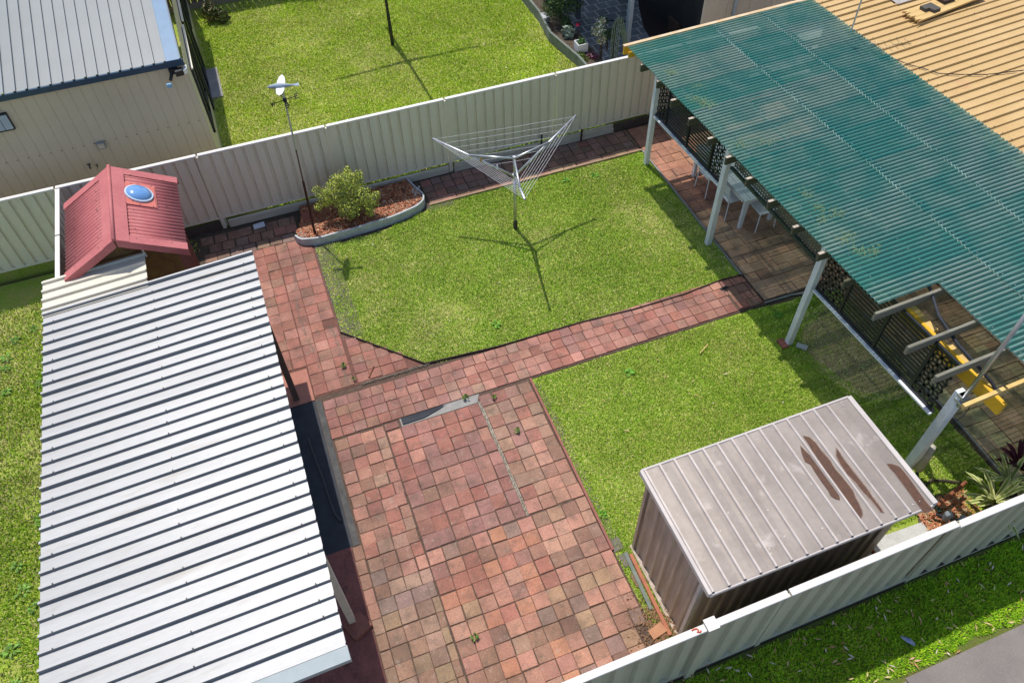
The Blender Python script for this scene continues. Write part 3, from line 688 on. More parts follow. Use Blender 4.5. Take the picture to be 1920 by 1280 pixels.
# ------------------------------------------------------------------ ribbed roof helpers
def trim_prof(L, pitch=.1905, h=.039, w0=.046, w1=.032, start=.03, lap=0.0):
    pr = [(0, 0)]; a = start; h_ = h
    while a + w0 < L:
        m = (w0 - w1) / 2; h = h_ + (lap if a == start else 0)
        pr += [(a, 0), (a + m, h), (a + m + w1, h), (a + w0, 0)]
        a += pitch
    pr.append((L, 0)); return pr
def wave_prof(L, pitch=.076, d=.009, n=8, phase=0.0):
    k = max(2, int(L / pitch * n)); return [(L * i / k, d * math.sin(2 * math.pi * (L * i / k / pitch) + phase)) for i in range(k + 1)]
def screws(pts, N, parent, r=.008, m=None, name='screw_head'):
    mb = MB(); N = Vector(N)
    a = N.orthogonal().normalized(); b = N.cross(a)
    for p in pts:
        p = Vector(p)
        ring = [p + (a * math.cos(k * 1.0472) + b * math.sin(k * 1.0472)) * r for k in range(6)]
        top = [q + N * .007 for q in ring]
        mb.add(ring + top, [tuple(range(6, 12))] + [(k, (k + 1) % 6, (k + 1) % 6 + 6, k + 6) for k in range(6)])
    return mb.build(name, m or M_screw, parent, kind='stuff')

# ------------------------------------------------------------------ white roofed carport
cp = thing('carport', (-2.3, 6.3, 0), 'open carport with a white ribbed metal roof at left', 'carport')
def zl(x): return 2.20 + (x + .785) * .052
XL, XR = -3.87, -.785
Ar = Vector((0, -1, 0)); Bx = Vector((1, 0, .052)).normalized(); Nr = Vector((-.052, 0, 1)).normalized()
y = 9.50; k = 0
while y > 3.2:
    L = min(.762, y - 3.14)
    MB().sheet(trim_prof(L + .045, start=.012, lap=.012), (XL, y, zl(XL) - .006 * (k % 2)), Ar, (Bx, 0, (XR - XL) / Bx.x), Nr, .003).build('roof_sheet', M_white_sheet, cp)
    y -= .762; k += 1
# cream sheets at the back
MB().sheet(trim_prof(.80, start=.05), (XL - .01, 10.22, zl(XL) + .012), Ar, (Bx, 0, 1.52), Nr, .003).build('roof_sheet', M_cream_sheet, cp, label='short cream roof sheet beside the red outhouse')
# front barge
MB().hexa([(XL, 3.03, zl(XL) - .10), (XR + .01, 3.03, zl(XR) - .10), (XR + .01, 3.17, zl(XR) + .022), (XL, 3.17, zl(XL) + .022)],
          [(XL, 3.02, zl(XL) - .0), (XR + .01, 3.02, zl(XR) + .0), (XR + .01, 3.16, zl(XR) + .034), (XL, 3.16, zl(XL) + .034)]).build('barge', mat('grey_barge_paint', (0.40, 0.44, 0.44), (0.36, 0.40, 0.40), 5, rough=.45), cp)
sp = []
for j in range(33):
    yy = 9.50 - .012 - .031 - j * .1905
    for xx in (-3.72, -2.30, -.95): sp.append((xx + random.uniform(-.01, .01), yy, zl(xx) + .036))
screws(sp, (0, 0, 1), cp, .009)
for (x, y0) in ((-.86, 8.24), (-.845, 4.30), (-3.72, 8.9), (-3.72, 4.3)):
    MB().box(x - .045, x + .045, y0 - .045, y0 + .045, .02, zl(x) - .16).build('post', mat('dark_steel_post', (0.07, 0.045, 0.04), (0.1, 0.07, 0.06), 6, rough=.7) if y0 > 5 else M_sleeper, cp)
for x in (-.88, -2.3, -3.72):
    MB().bar((x, 3.25, zl(x) - .09), (x, 9.4, zl(x) - .09), .05, .13).build('purlin', M_rafter, cp)
# paver used as a pad at the front post
MB().hexa([(-.86, 4.02, .012), (-.60, 4.14, .012), (-.72, 4.40, .012), (-.98, 4.28, .012)], [(-.855, 4.03, .075), (-.605, 4.145, .075), (-.722, 4.39, .075), (-.972, 4.277, .075)]).build('paver_pad', mat('brown_red_block', (0.26, 0.10, 0.07), (0.20, 0.08, 0.06), 12, rough=.9, fine=.15, fscale=60), label='loose red brown paver lying beside the front post of the white carport', cat='paver', bevel=.006)
# folded dark cloth and hose under the edge
MB().tube([(-.83, 7.4, .02), (-.80, 7.0, .02), (-.76, 6.6, .02), (-.74, 6.2, .025), (-.72, 5.95, .02), (-.66, 5.8, .02)], .018, 6).build('black_pipe', M_black, label='thin black pipe lying on the matting beside the white roof', cat='pipe')

# ------------------------------------------------------------------ red roofed outhouse
oh = thing('outhouse', (-2.64, 11, 0), 'small outhouse with a gabled red corrugated roof and skylight dome', 'outhouse')
RX, RZ, EX, EZ = -2.64, 2.57, .90, 2.07
Y0, Y1 = 10.07, 11.95
for sgn in (-1, 1):
    ex = RX + sgn * EX
    dn = Vector((ex - RX, 0, EZ - RZ)); Ls = dn.length; dn.normalize()
    nn = Vector((-dn.z * sgn * 1.0, 0, abs(dn.x)))
    nn = Vector((sgn * -dn.z, 0, abs(dn.x))).normalized()
    MB().sheet(wave_prof(Y1 - Y0, .085, .0135), (RX, Y0, RZ), (0, 1, 0), (dn, .02, Ls), nn, .002).build('roof_sheet', M_red, oh, smooth=True)
    for yy, out in ((Y0, -1), (Y1, 1)):
        ins = .15
        a = Vector((RX, yy, RZ)) + nn * .019; b = Vector((ex, yy, EZ)) + nn * .019
        a2 = a + Vector((0, -out * ins, 0)); b2 = b + Vector((0, -out * ins, 0))
        mb = MB().hexa([a, b, b2, a2], [p + nn * .007 for p in (a, b, b2, a2)])
        fa, fb = a + nn * .007, b + nn * .007
        dz = Vector((0, 0, -.135)); o1 = Vector((0, out * .012, 0))
        mb.hexa([fa + dz + o1, fb + dz + o1, fb + dz, fa + dz], [fa + o1, fb + o1, fb + Vector((0, 0, 0)), fa])
        mb.build('barge', M_red, oh)
    mb = MB()                                                         # ridge cap wing
    a = Vector((RX, Y0 - .005, RZ)) + nn * .026; b = a + dn * .20
    mb.hexa([a, b, b + Vector((0, Y1 - Y0 + .01, 0)), a + Vector((0, Y1 - Y0 + .01, 0))], [p + nn * .006 for p in (a, b, b + Vector((0, Y1 - Y0 + .01, 0)), a + Vector((0, Y1 - Y0 + .01, 0)))])
    mb.build('ridge_cap', M_red, oh)
    screws([Vector((RX, yy, RZ)) + dn * s_ + nn * .022 for yy in np.arange(Y0 + .1, Y1, .234) for s_ in (.30, .80)], nn, oh, .009)
MB().tube([(RX, Y0 - .012, RZ + .035), (RX, Y1 + .012, RZ + .035)], .028, 10).build('ridge_roll', M_red, oh, smooth=True)
# walls
mbw = MB()
wx0, wx1, wy0, wy1 = -3.34, -1.93, 10.26, 11.62
for (x0, x1, y0, y1) in ((wx1 - .08, wx1, wy0, wy1), (wx0, wx0 + .08, wy0, wy1), (wx0, wx1, wy1 - .08, wy1 - .001)):
    MB().box(x0, x1, y0, y1, 0, 2.11 if y1 - y0 > .2 else 2.10).build('wall', M_redwall, oh)
for k in range(9):                                                    # upright cover strips on the visible wall
    yy = wy0 + .08 + k * .15
    MB().box(wx1, wx1 + .006, yy, yy + .11, .02, 2.1).build('board', M_redwall, oh)
MB().hexa([(wx0 + .004, wy0 - .012, 0), (wx1 - .004, wy0 - .012, 0), (wx1 - .004, wy0 + .07, 0), (wx0 + .004, wy0 + .07, 0)], [(wx0 + .004, wy0 - .012, 2.12), (wx1 - .004, wy0 - .012, 2.12), (wx1 - .004, wy0 + .07, 2.12), (wx0 + .004, wy0 + .07, 2.12)]).build('front_wall', M_brownbrick, oh)
MB().add([(wx0 + .0, wy0, 2.121), (wx1 - .0, wy0, 2.121), (RX, wy0, 2.50), (wx0 + .0, wy0 + .06, 2.121), (wx1 - .0, wy0 + .06, 2.121), (RX, wy0 + .06, 2.50)], [(0, 1, 2), (5, 4, 3), (0, 2, 5, 3), (1, 4, 5, 2), (0, 3, 4, 1)]).build('gable', M_brownbrick, oh)
MB().tube([(-2.42, 10.22, 2.36), (-2.36, 10.15, 2.25), (-2.34, 10.10, 2.12)], .014, 6).build('conduit', M_galv, oh)
# skylight
sgn = 1; ex = RX + EX; dn = Vector((EX, 0, EZ - RZ)).normalized(); nn = Vector((-dn.z, 0, dn.x)).normalized()
def onroof(s_, y_, h=0.0): return Vector((RX, y_, RZ)) + dn * s_ + nn * h
c = [onroof(.17, 11.02, .018), onroof(.66, 11.02, .018), onroof(.66, 11.60, .018), onroof(.17, 11.60, .018)]
skl = thing('skylight', onroof(.40, 11.31), 'round blue skylight dome on a bright red flashing plate', 'skylight')
MB().hexa(c, [p + nn * .006 for p in c]).build('flashing_plate', M_redplate, skl)
mb = MB(); K = 24
cc0 = onroof(.40, 11.31, .024)
for i, (r_, h_) in enumerate(((.195, 0), (.195, .03), (.178, .05), (.14, .082), (.08, .10), (.0, .107))):
    for k in range(K):
        a = 2 * math.pi * k / K
        p = cc0 + dn * (math.cos(a) * max(r_, .002)) + Vector((0, 1, 0)) * (math.sin(a) * max(r_, .002)) + nn * h_
        mb.v.append(tuple(p))
for i in range(5):
    for k in range(K): mb.f.append((i * K + k, i * K + (k + 1) % K, (i + 1) * K + (k + 1) % K, (i + 1) * K + k))
mb.build('dome', M_dome, skl, smooth=True)
mb = MB()
for k in range(K):
    a0, a1 = 2 * math.pi * k / K, 2 * math.pi * (k + 1) / K
    q = lambda a, r, h: cc0 + dn * (math.cos(a) * r) + Vector((0, 1, 0)) * (math.sin(a) * r) + nn * h
    mb.hexa([q(a0, .192, .0), q(a1, .192, .0), q(a1, .215, .0), q(a0, .215, .0)], [q(a0, .192, .034), q(a1, .192, .034), q(a1, .215, .03), q(a0, .215, .03)])
mb.build('rim', mat('pale_blue_rim', (0.45, 0.55, 0.66), (0.5, 0.6, 0.7), 9, rough=.3), skl)
screws([onroof(.66 - .015, y_, .026) for y_ in np.arange(11.05, 11.6, .055)] + [onroof(s_, y_, .026) for s_ in (.2, .4, .6) for y_ in (11.035, 11.585)], nn, skl, .007)

# ------------------------------------------------------------------ neighbour's garage
ga = thing('garage', (-3, 15, .19), 'neighbour\'s beige metal garage with pale grey roof and blue trim', 'garage')
GX, GY = -1.10, 14.0
def gz(y): return 3.09 + (y - 13.97) * .20
for i in range(6):
    x1 = GX - i * .95; x0 = x1 - .95
    pr = [(a, -h) for a, h in trim_prof(.95, .19, .009, .030, .012, start=.07)]
    MB().sheet(pr, (x0, GY, .15), (1, 0, 0), (Vector((0, 0, 1)), 0, 2.84), (0, -1, 0), .003).build('wall_sheet', M_garage, ga)
pr = [(a, -h) for a, h in trim_prof(8.0, .19, .008, .035, .018, start=.07)]
MB().sheet(pr, (GX, GY, .15), (0, 1, 0), (Vector((0, 0, 1)), 0, 2.83), (1, 0, 0), .003).build('wall_sheet', M_garage, ga, label='side wall sheet facing the lawn')
An = Vector((0, 1, .20)).normalized(); Ng = Vector((0, -.20, 1)).normalized()
x1 = GX - .27
for i in range(6):
    x0 = x1 - .762
    MB().sheet(trim_prof(.762 + .04, start=.01), (x1, 13.93, gz(13.93) + .003 * (i % 2)), (-1, 0, 0), (An, 0, 8.4), Ng, .003).build('roof_sheet', M_grey_sheet, ga)
    x1 = x0
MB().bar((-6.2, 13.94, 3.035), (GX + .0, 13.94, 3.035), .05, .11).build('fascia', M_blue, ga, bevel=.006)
b0 = Vector((GX - .29, 13.92, gz(13.92) + .012)); b1 = b0 + An * 8.4
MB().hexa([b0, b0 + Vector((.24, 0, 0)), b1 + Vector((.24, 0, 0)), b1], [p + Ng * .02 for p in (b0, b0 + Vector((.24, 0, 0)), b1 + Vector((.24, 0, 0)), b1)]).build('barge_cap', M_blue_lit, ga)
b0 += Vector((.24, 0, -.10)); b1 += Vector((.24, 0, -.10))
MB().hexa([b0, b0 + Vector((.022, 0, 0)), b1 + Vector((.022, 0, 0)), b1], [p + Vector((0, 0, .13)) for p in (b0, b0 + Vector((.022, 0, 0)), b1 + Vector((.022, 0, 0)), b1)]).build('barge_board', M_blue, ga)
screws([(GX - .27 - .041 - j * .1905, 13.97 + q * .98, gz(13.97 + q * .98) + .03) for j in range(26) for q in (0, .9)] , Ng, ga, .008)
screws([(GX - .13 - j * .19, GY - .004, 1.80 - (.13 / 2.0) * 0) for j in range(27)], (0, -1, 0), ga, .010)
# side door and window on the lawn side
for (y0, y1, z0, z1, nm) in ((14.75, 16.4, 1.0, 2.45, 'window'), (16.9, 18.9, .22, 2.35, 'door'), (19.2, 20.6, 1.0, 2.45, 'window')):
    f = MB()
    for (a, b, c_, d) in ((y0, y1, z0, z0 + .05), (y0, y1, z1 - .05, z1), (y0, y0 + .05, z0, z1), (y1 - .05, y1, z0, z1), ((y0 + y1) / 2 - .025, (y0 + y1) / 2 + .025, z0, z1)):
        f.box(GX - .0, GX + .045, a, b, c_, d)
    w = f.build(nm, M_black, ga)
    MB().box(GX + .005, GX + .02, y0 + .05, y1 - .05, z0 + .05, z1 - .05).build('pane', M_glass, w)
    MB().box(GX + .02, GX + .06, y0 - .06, y1 + .06, z1 + .0, z1 + .03).build('head_flashing', M_fence, w)
# small things on the garage wall
w = MB().box(-4.62, -4.19, GY - .05, GY - .0, 2.42, 2.75).build('vent_window', M_black, ga)
for i in range(3): MB().box(-4.60 + i * .135, -4.475 + i * .135, GY - .062, GY - .051, 2.45, 2.725).build('pane', mat('pale_glass', (0.42, 0.48, 0.55), (0.36, 0.42, 0.5), 8, rough=.2), w)
fl = thing('security_light', (-1.35, GY - .05, 2.88), 'black security floodlight and camera under the garage eave corner', 'floodlight')
MB().box(-1.40, -1.24, GY - .10, GY - .01, 2.85, 2.95).build('base', M_black, fl, bevel=.01)
MB().hexa([(-1.30, 13.80, 2.84), (-1.16, 13.82, 2.84), (-1.16, 13.94, 2.86), (-1.30, 13.92, 2.86)], [(-1.30, 13.78, 2.95), (-1.16, 13.80, 2.95), (-1.16, 13.93, 2.96), (-1.30, 13.91, 2.96)]).build('lamp_head', M_black, fl, bevel=.01)
MB().tube([(-1.36, 13.92, 2.88), (-1.42, 13.82, 2.80)], .03, 8).build('camera_body', M_black, fl)
MB().box(-1.51, -1.42, 13.74, 13.80, 2.70, 2.78).build('camera_face', mat('pale_blue_lens', (0.22, 0.42, 0.6), (0.3, 0.5, 0.65), 10, rough=.25), fl, bevel=.01)
MB().hexa([(-1.15, 13.84, 2.84), (-1.09, 13.85, 2.86), (-1.09, 13.96, 2.86), (-1.15, 13.96, 2.84)], [(-1.15, 13.82, 2.93), (-1.08, 13.84, 2.96), (-1.08, 13.97, 2.96), (-1.15, 13.96, 2.93)]).build('lamp_lens', M_whiteplastic, fl)
pb = thing('power_point', (-3.02, GY, 1.76), 'grey outdoor power point box on the beige garage wall', 'power point')
MB().box(-3.10, -2.95, GY - .06, GY - .004, 1.68, 1.82).build('box', mat('grey_box', (0.30, 0.31, 0.31), (0.25, 0.26, 0.26), 8, rough=.5), pb, bevel=.008)
MB().box(-3.08, -2.97, GY - .068, GY - .061, 1.71, 1.80).build('cover', M_galv, pb)
for x, z in ((-3.38, 1.40), (-3.26, 1.36)):
    tp = thing('garden_tap', (x, GY, z), 'larger dark tap on the beige garage wall above the outhouse' if x < -3.3 else 'small dark tap on the beige garage wall above the outhouse', 'tap')
    s_ = 1.0 if x < -3.3 else .65
    MB().tube([(x, GY, z), (x, GY - .07 * s_, z), (x, GY - .09 * s_, z - .05 * s_)], .014 * s_, 6).build('spout', M_black, tp)
    MB().tube([(x - .03 * s_, GY - .06, z + .04 * s_), (x + .03 * s_, GY - .06, z + .04 * s_)], .012 * s_, 6).build('handle', M_black, tp)
flat([(-1.06, 17.36), (-.80, 17.36), (-.79, 18.68), (-1.06, 18.68)], .235, 'garage_step', M_concrete, 'pale concrete step beside the garage door', 'step', z0=.1)

# ------------------------------------------------------------------ neighbour's rotary clothesline
nx, ny = 3.49, 18.10
hc = thing('rotary_clothesline', (nx, ny, .19), 'dark rotary clothesline on the neighbour\'s lawn', 'clothesline')
MB().tube([(nx, ny, .19), (nx - .005, ny, 1.0)], .045, 10).build('lower_pole', M_black, hc)
MB().tube([(nx - .005, ny, 1.0), (nx - .01, ny, 2.28)], .036, 10).build('pole', M_black, hc)
MB().box(nx - .06, nx + .06, ny - .05, ny + .05, 2.15, 2.28).build('hub', M_black, hc)
TIPS = []
for k in range(4):
    a = math.radians(2 + 90 * k); d = Vector((math.cos(a), math.sin(a), 0))
    p = Vector((nx - .01, ny, 2.2)); TIPS.append(p + d * 1.85 + Vector((0, 0, .12)))
    MB().tube([p, TIPS[-1]], .032, 6).build('arm', M_black, hc)
    MB().tube([p + Vector((0, 0, -.16)), p + d * .8 + Vector((0, 0, .03))], .02, 6).build('stay', M_black, hc)
mb = MB()
for q in (.45, .72, 1.0):
    for k in range(4):
        a, b = TIPS[k], TIPS[(k + 1) % 4]; p = Vector((nx - .01, ny, 2.2))
        mb.tube([p + (a - p) * q, p + (b - p) * q], .0016, 4)
mb.build('line_wire', M_galv, hc, kind='stuff')

# neighbour's rear fence and the tree behind it (its shadow shows on the lawn)
nf = thing('rear_fence', (1, 21.95, .19), 'brown weathered paling fence at the top edge of the neighbour\'s lawn', 'fence')
M_paling = mat('weathered_paling', (0.24, 0.17, 0.10), (0.16, 0.11, 0.07), 3, rough=.9, stretch=(3, 3, .6))
for i in range(56):
    x = -2.2 + i * .17
    MB().box(x, x + .155, 22.0 + .01 * (i % 2), 22.018 + .01 * (i % 2), .20, 1.75 + random.uniform(-.02, .02)).build('paling', M_paling, nf)
for z in (.5, 1.4): MB().box(-2.2, 7.4, 22.03, 22.08, z, z + .09).build('rail', M_paling, nf)
MB().box(-2.2, 7.4, 21.95, 21.995, .19, .34).build('plinth_board', mat('grey_plinth', (.30, .26, .2), (.24, .2, .16), 4, rough=.9), nf)

# ------------------------------------------------------------------ foliage helper
def leaf_cloud(blobs, n, size, cols, seed=0, squash=1.0):
    rg = np.random.default_rng(seed); V = []; F = []; C = []
    tot = sum(b[3] ** 2 for b in blobs)
    for (bx, by, bz, br) in blobs:
        k = int(n * br * br / tot)
        d = rg.normal(size=(k, 3)); d /= np.linalg.norm(d, axis=1)[:, None]
        rad = br * (rg.random(k) ** .33) * (0.82 + .3 * rg.random(k))
        P = np.array([bx, by, bz]) + d * rad[:, None] * np.array([1, 1, squash])
        for p, dd in zip(P, d):
            a = rg.normal(size=3); a -= dd * a.dot(dd) * .6; a /= np.linalg.norm(a)
            b = np.cross(a, dd + rg.normal(size=3) * .5); b /= (np.linalg.norm(b) + 1e-9)
            l = size * rg.uniform(.6, 1.4); w = l * rg.uniform(.35, .55)
            i = len(V)
            V += [p - a * l * .5, p + b * w * .5 + dd * l * .08, p + a * l * .5, p - b * w * .5 + dd * l * .08]
            F.append((i, i + 1, i + 2, i + 3))
            c = np.array(cols[rg.integers(len(cols))]) * rg.uniform(.75, 1.25)
            C += [(*c, 1)] * 4
    mb = MB(); mb.v = [tuple(v) for v in V]; mb.f = F; mb.c = C
    return mb
def plant(name, base, blobs, n, size, cols, label, cat, seed=0, stems=5, sr=.012, parent_group=None, squash=1.0):
    t = thing(name, base, label, cat, parent_group)
    mb = MB(); rd = random.Random(seed)
    for k in range(stems):
        b = rd.choice(blobs); p0 = Vector(base); p1 = Vector(b[:3]) + Vector((rd.uniform(-.3, .3), rd.uniform(-.3, .3), rd.uniform(-.2, .3))) * b[3]
        m = (p0 + p1) / 2 + Vector((rd.uniform(-.05, .05), rd.uniform(-.05, .05), .03))
        mb.tube([p0, m, p1], sr * rd.uniform(.8, 1.5), 5, sr * .4)
    mb.build('stem', M_bark, t)
    leaf_cloud(blobs, n, size, cols, seed, squash).build('foliage', M_leaf, t, kind='stuff')
    return t
# tree beyond the rear fence
plant('shade_tree', (1.9, 22.6, .19), [(1.6, 22.6, 2.5, .55), (2.2, 22.7, 2.7, .6), (1.15, 22.6, 2.3, .4), (1.9, 22.6, 2.3, .5)], 2200, .09, [(0.05, 0.10, 0.02), (0.08, 0.14, 0.03)], 'leafy tree behind the rear paling fence', 'tree', 3, 6, .05)
plant('fern_clump', (-.55, 21.1, .19), [(-.6, 21.1, .45, .25), (-.35, 20.95, .35, .2)], 260, .14, [(0.07, 0.10, 0.03), (0.12, 0.13, 0.05), (0.2, 0.16, 0.08)], 'scruffy dry clump in the top left corner of the neighbour\'s lawn', 'plant', 4, 4)

# ------------------------------------------------------------------ neighbour's patio
npat = flat([(7.75, 13.06), (16, 13.06), (16, 21), (7.75, 21)], .2215, 'neighbour_patio', M_palecon, 'shaded grey paved patio of the neighbour at the top', 'paving')
cells = []
for j in range(20):
    for i in range(16):
        x = 7.92 + i * .31 + (j % 2) * .155; y = 14.1 + j * .31
        if x > 11.6: continue
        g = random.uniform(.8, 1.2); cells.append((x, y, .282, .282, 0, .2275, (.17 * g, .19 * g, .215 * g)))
pave(npat, cells)
nroof = thing('patio_roof', (9.8, 18, 2.6), 'flat roof over the neighbour\'s patio just above the picture', 'patio roof')
MB().box(7.55, 14, 15.75, 21, 2.72, 2.78).build('roof_sheet', M_grey_sheet, nroof)
MB().box(7.6, 14, 15.8, 15.85, 2.58, 2.715).build('beam', M_rail, nroof)
for (x, y, m, lb) in ((8.31, 17.49, M_post_dark, 'dark slate post in the neighbour\'s patio'), (8.90, 15.82, M_post_grey, 'pale blue grey post in the neighbour\'s patio')):
    MB().box(x - .055, x + .055, y - .055, y + .055, .22, 2.71).build('post', m, nroof, label=lb)
rug = MB()
R_ = [(9.6, 15.2), (9.55, 15.8), (9.66, 16.4), (9.95, 17.2), (10.2, 17.8), (10.4, 19), (14, 19), (14, 14.9), (9.8, 14.9)]
rug.prism(R_, .226, .240).build('outdoor_rug', M_rug, label='dark brown outdoor rug with a curved edge on the shaded patio', cat='rug')
so_ = thing('outdoor_sofa', (10.9, 16.2, .24), 'dark brown low outdoor sofa in the deep shade of the patio', 'sofa')
MB().box(10.15, 11.3, 15.6, 16.1, .24, .60).build('seat', M_sofa, so_, bevel=.03)
MB().box(10.45, 11.3, 16.12, 17.2, .24, .62).build('chaise', M_sofa, so_, bevel=.03)
MB().box(11.32, 11.52, 15.6, 17.2, .24, 1.0).build('backrest', M_sofa, so_, bevel=.03)
MB().hexa([(10.30, 16.62, .242), (10.40, 16.55, .242), (10.47, 16.66, .242), (10.37, 16.73, .242)], [(10.30, 16.62, .25), (10.40, 16.55, .25), (10.47, 16.66, .25), (10.37, 16.73, .25)]).build('paper_card', M_paper, label='small white card lying on the dark brown rug', cat='card')
# thongs on the paving
for k, (x, y) in enumerate(((8.95, 17.05), (9.18, 16.86))):
    MB().hexa([(x - .17, y - .05, .226), (x + .17, y - .08, .226), (x + .17, y + .03, .226), (x - .17, y + .06, .226)], [(x - .16, y - .045, .25), (x + .16, y - .07, .25), (x + .16, y + .02, .25), (x - .16, y + .05, .25)]).build('sandal', M_black, label=('upper' if k == 0 else 'lower') + ' of two black sandals on the shaded paving', cat='sandal', group='black sandals on the patio', bevel=.015)
nw = thing('house_extension', (10.3, 14.75, .19), 'taupe clad wall of the neighbour\'s house with a pale downpipe', 'house')
for i in range(4):
    MB().box(10.24 + i * .62, 10.24 + i * .62 + .612, 14.72, 14.80, .2, 3.0).build('wall_panel', M_housewall, nw)
MB().box(10.24, 10.30, 14.81, 19, .2, 3.0).build('side_wall', M_black, nw)
MB().tube([(11.05, 14.68, .2), (11.05, 14.68, 3.0)], .04, 10).build('downpipe', M_post_grey, nw, smooth=True)
# raised bed with sleeper edge
rb = thing('bed_wall', (7.3, 16.5, .19), 'grey green sleeper edge of the neighbour\'s flower bed', 'garden edging')
bp = [(7.42, 14.6), (7.40, 15.4), (7.20, 16.7), (7.34, 17.75), (7.34, 19.6)]
for a, b in zip(bp[:-1], bp[1:]):
    MB().bar((a[0], a[1], .33), (b[0], b[1], .33), .06, .28).build('sleeper', M_nbsleeper, rb, bevel=.008)
flat([(7.43, 14.0), (7.43, 15.4), (7.23, 16.7), (7.37, 17.75), (7.37, 19.6), (7.9, 19.6), (7.9, 14.0)], .36, 'flower_bed', M_soil, 'dark soil of the neighbour\'s flower bed', 'flower bed', z0=.15)
plant('round_shrub', (7.75, 17.35, .36), [(7.68, 17.30, .95, .46), (7.48, 17.2, .8, .32), (7.95, 17.15, .85, .34), (7.8, 17.75, .9, .34)], 3600, .06, [(0.035, 0.08, 0.025), (0.06, 0.12, 0.03), (0.02, 0.05, 0.02), (0.09, 0.14, 0.04)], 'dense dark round shrub in the neighbour\'s flower bed', 'shrub', 5)
plant('flowering_rose', (7.96, 15.35, .25), [(7.9, 15.5, .95, .17), (8.0, 15.55, 1.1, .14), (7.95, 15.35, .8, .14)], 420, .065, [(0.16, 0.24, 0.07), (0.75, 0.76, 0.62), (0.24, 0.3, 0.1), (0.72, 0.55, 0.5)], 'tall standard rose with cream blooms beside the hose', 'rose bush', 6, 3, .02)
plant('leafy_shrub', (8.3, 15.7, .25), [(8.3, 15.75, .65, .2), (8.25, 15.9, .95, .13)], 340, .07, [(0.03, 0.07, 0.02), (0.05, 0.1, 0.03)], 'dark leafy shrub in a tub behind the hose', 'shrub', 7, 3)
MB().hexa([(7.26, 17.32, .37), (7.46, 17.30, .37), (7.48, 17.62, .37), (7.30, 17.64, .37)], [(7.27, 17.33, .49), (7.45, 17.31, .49), (7.47, 17.61, .49), (7.31, 17.63, .49)]).build('pale_block', M_edging, label='pale concrete block on the corner of the neighbour\'s flower bed', cat='block', bevel=.01)
plant('grey_tuft', (7.6, 16.5, .36), [(7.6, 16.5, .47, .16)], 260, .13, [(0.30, 0.36, 0.28), (0.22, 0.28, 0.20)], 'silver grey tuft plant in the neighbour\'s flower bed', 'plant', 8, 2, .006)
plant('low_green_plant', (7.7, 16.9, .36), [(7.72, 16.9, .5, .16)], 240, .07, [(0.05, 0.1, 0.03), (0.08, 0.13, 0.04)], 'low green plant below the dark round shrub', 'plant', 9, 2, .006)
plant('pink_flower', (7.74, 16.1, .36), [(7.7, 16.2, .80, .06)], 60, .05, [(0.55, 0.02, 0.10), (0.45, 0.02, 0.08)], 'single crimson flower on a thin stem above the white pot', 'flower', 10, 2, .007, squash=.5)
plant('purple_succulent', (7.74, 15.42, .30), [(7.74, 15.42, .38, .14), (7.85, 15.38, .36, .09)], 220, .06, [(0.22, 0.06, 0.10), (0.35, 0.18, 0.22), (0.14, 0.03, 0.06)], 'purple rosette succulent next to the back fence', 'plant', 11, 2, .006, squash=.6)
plant('bed_greens', (7.5, 15.35, .34), [(7.5, 15.35, .40, .13), (7.52, 15.6, .39, .1)], 200, .06, [(0.10, 0.18, 0.03), (0.2, 0.24, 0.05)], 'yellow green seedlings at the end of the flower bed', 'plant', 12, 2, .005, squash=.5)
wp = thing('white_pot', (7.62, 15.78, .36), 'square white planter with a small spiky plant', 'pot')
mb = MB()
for (x0, x1, y0, y1) in ((7.49, 7.51, 15.65, 15.91), (7.73, 7.75, 15.65, 15.91), (7.51, 7.73, 15.65, 15.67), (7.51, 7.73, 15.89, 15.91)): mb.box(x0, x1, y0, y1, .37, .58)
mb.build('pot_wall', M_whiteplastic, wp)
MB().box(7.51, 7.73, 15.67, 15.89, .37, .53).build('potting_soil', M_soil, wp)
leaf_cloud([(7.62, 15.78, .6, .08)], 40, .14, [(0.08, 0.16, 0.05)], 13).build('spiky_leaf', M_leaf, wp, kind='stuff')
hz = thing('hose_reel', (8.35, 15.3, .25), 'looped pale green garden hose hung over a stand by the back fence', 'garden hose')
for k in range(5):
    o_ = k * .05
    MB().tube([(8.05 + o_, 15.05, .25), (8.12 + o_, 15.2, .75), (8.2 + o_, 15.32, 1.1 + .03 * (k % 2)), (8.29 + o_ * .8, 15.38, 1.2 + .05 * (k % 3)), (8.37 + o_ * .5, 15.36, 1.12 + .04 * (k % 3)), (8.44 + o_ * .6, 15.26, .8), (8.5 + o_ * .4, 15.15, .4)], .010, 6).build('hose_loop', M_hose, hz, smooth=True)
MB().box(8.28, 8.32, 15.36, 15.40, .22, 1.12).build('stand', M_black, hz)
sw = MB().tube([(8.72, 17.4, 1.75), (8.73, 17.4, 1.6), (8.70, 17.41, 1.5), (8.74, 17.4, 1.4), (8.70, 17.4, 1.3)], .022, 6).build('wind_spinner', M_whiteplastic, label='white twisted wind spinner hanging from the patio roof', cat='wind spinner')

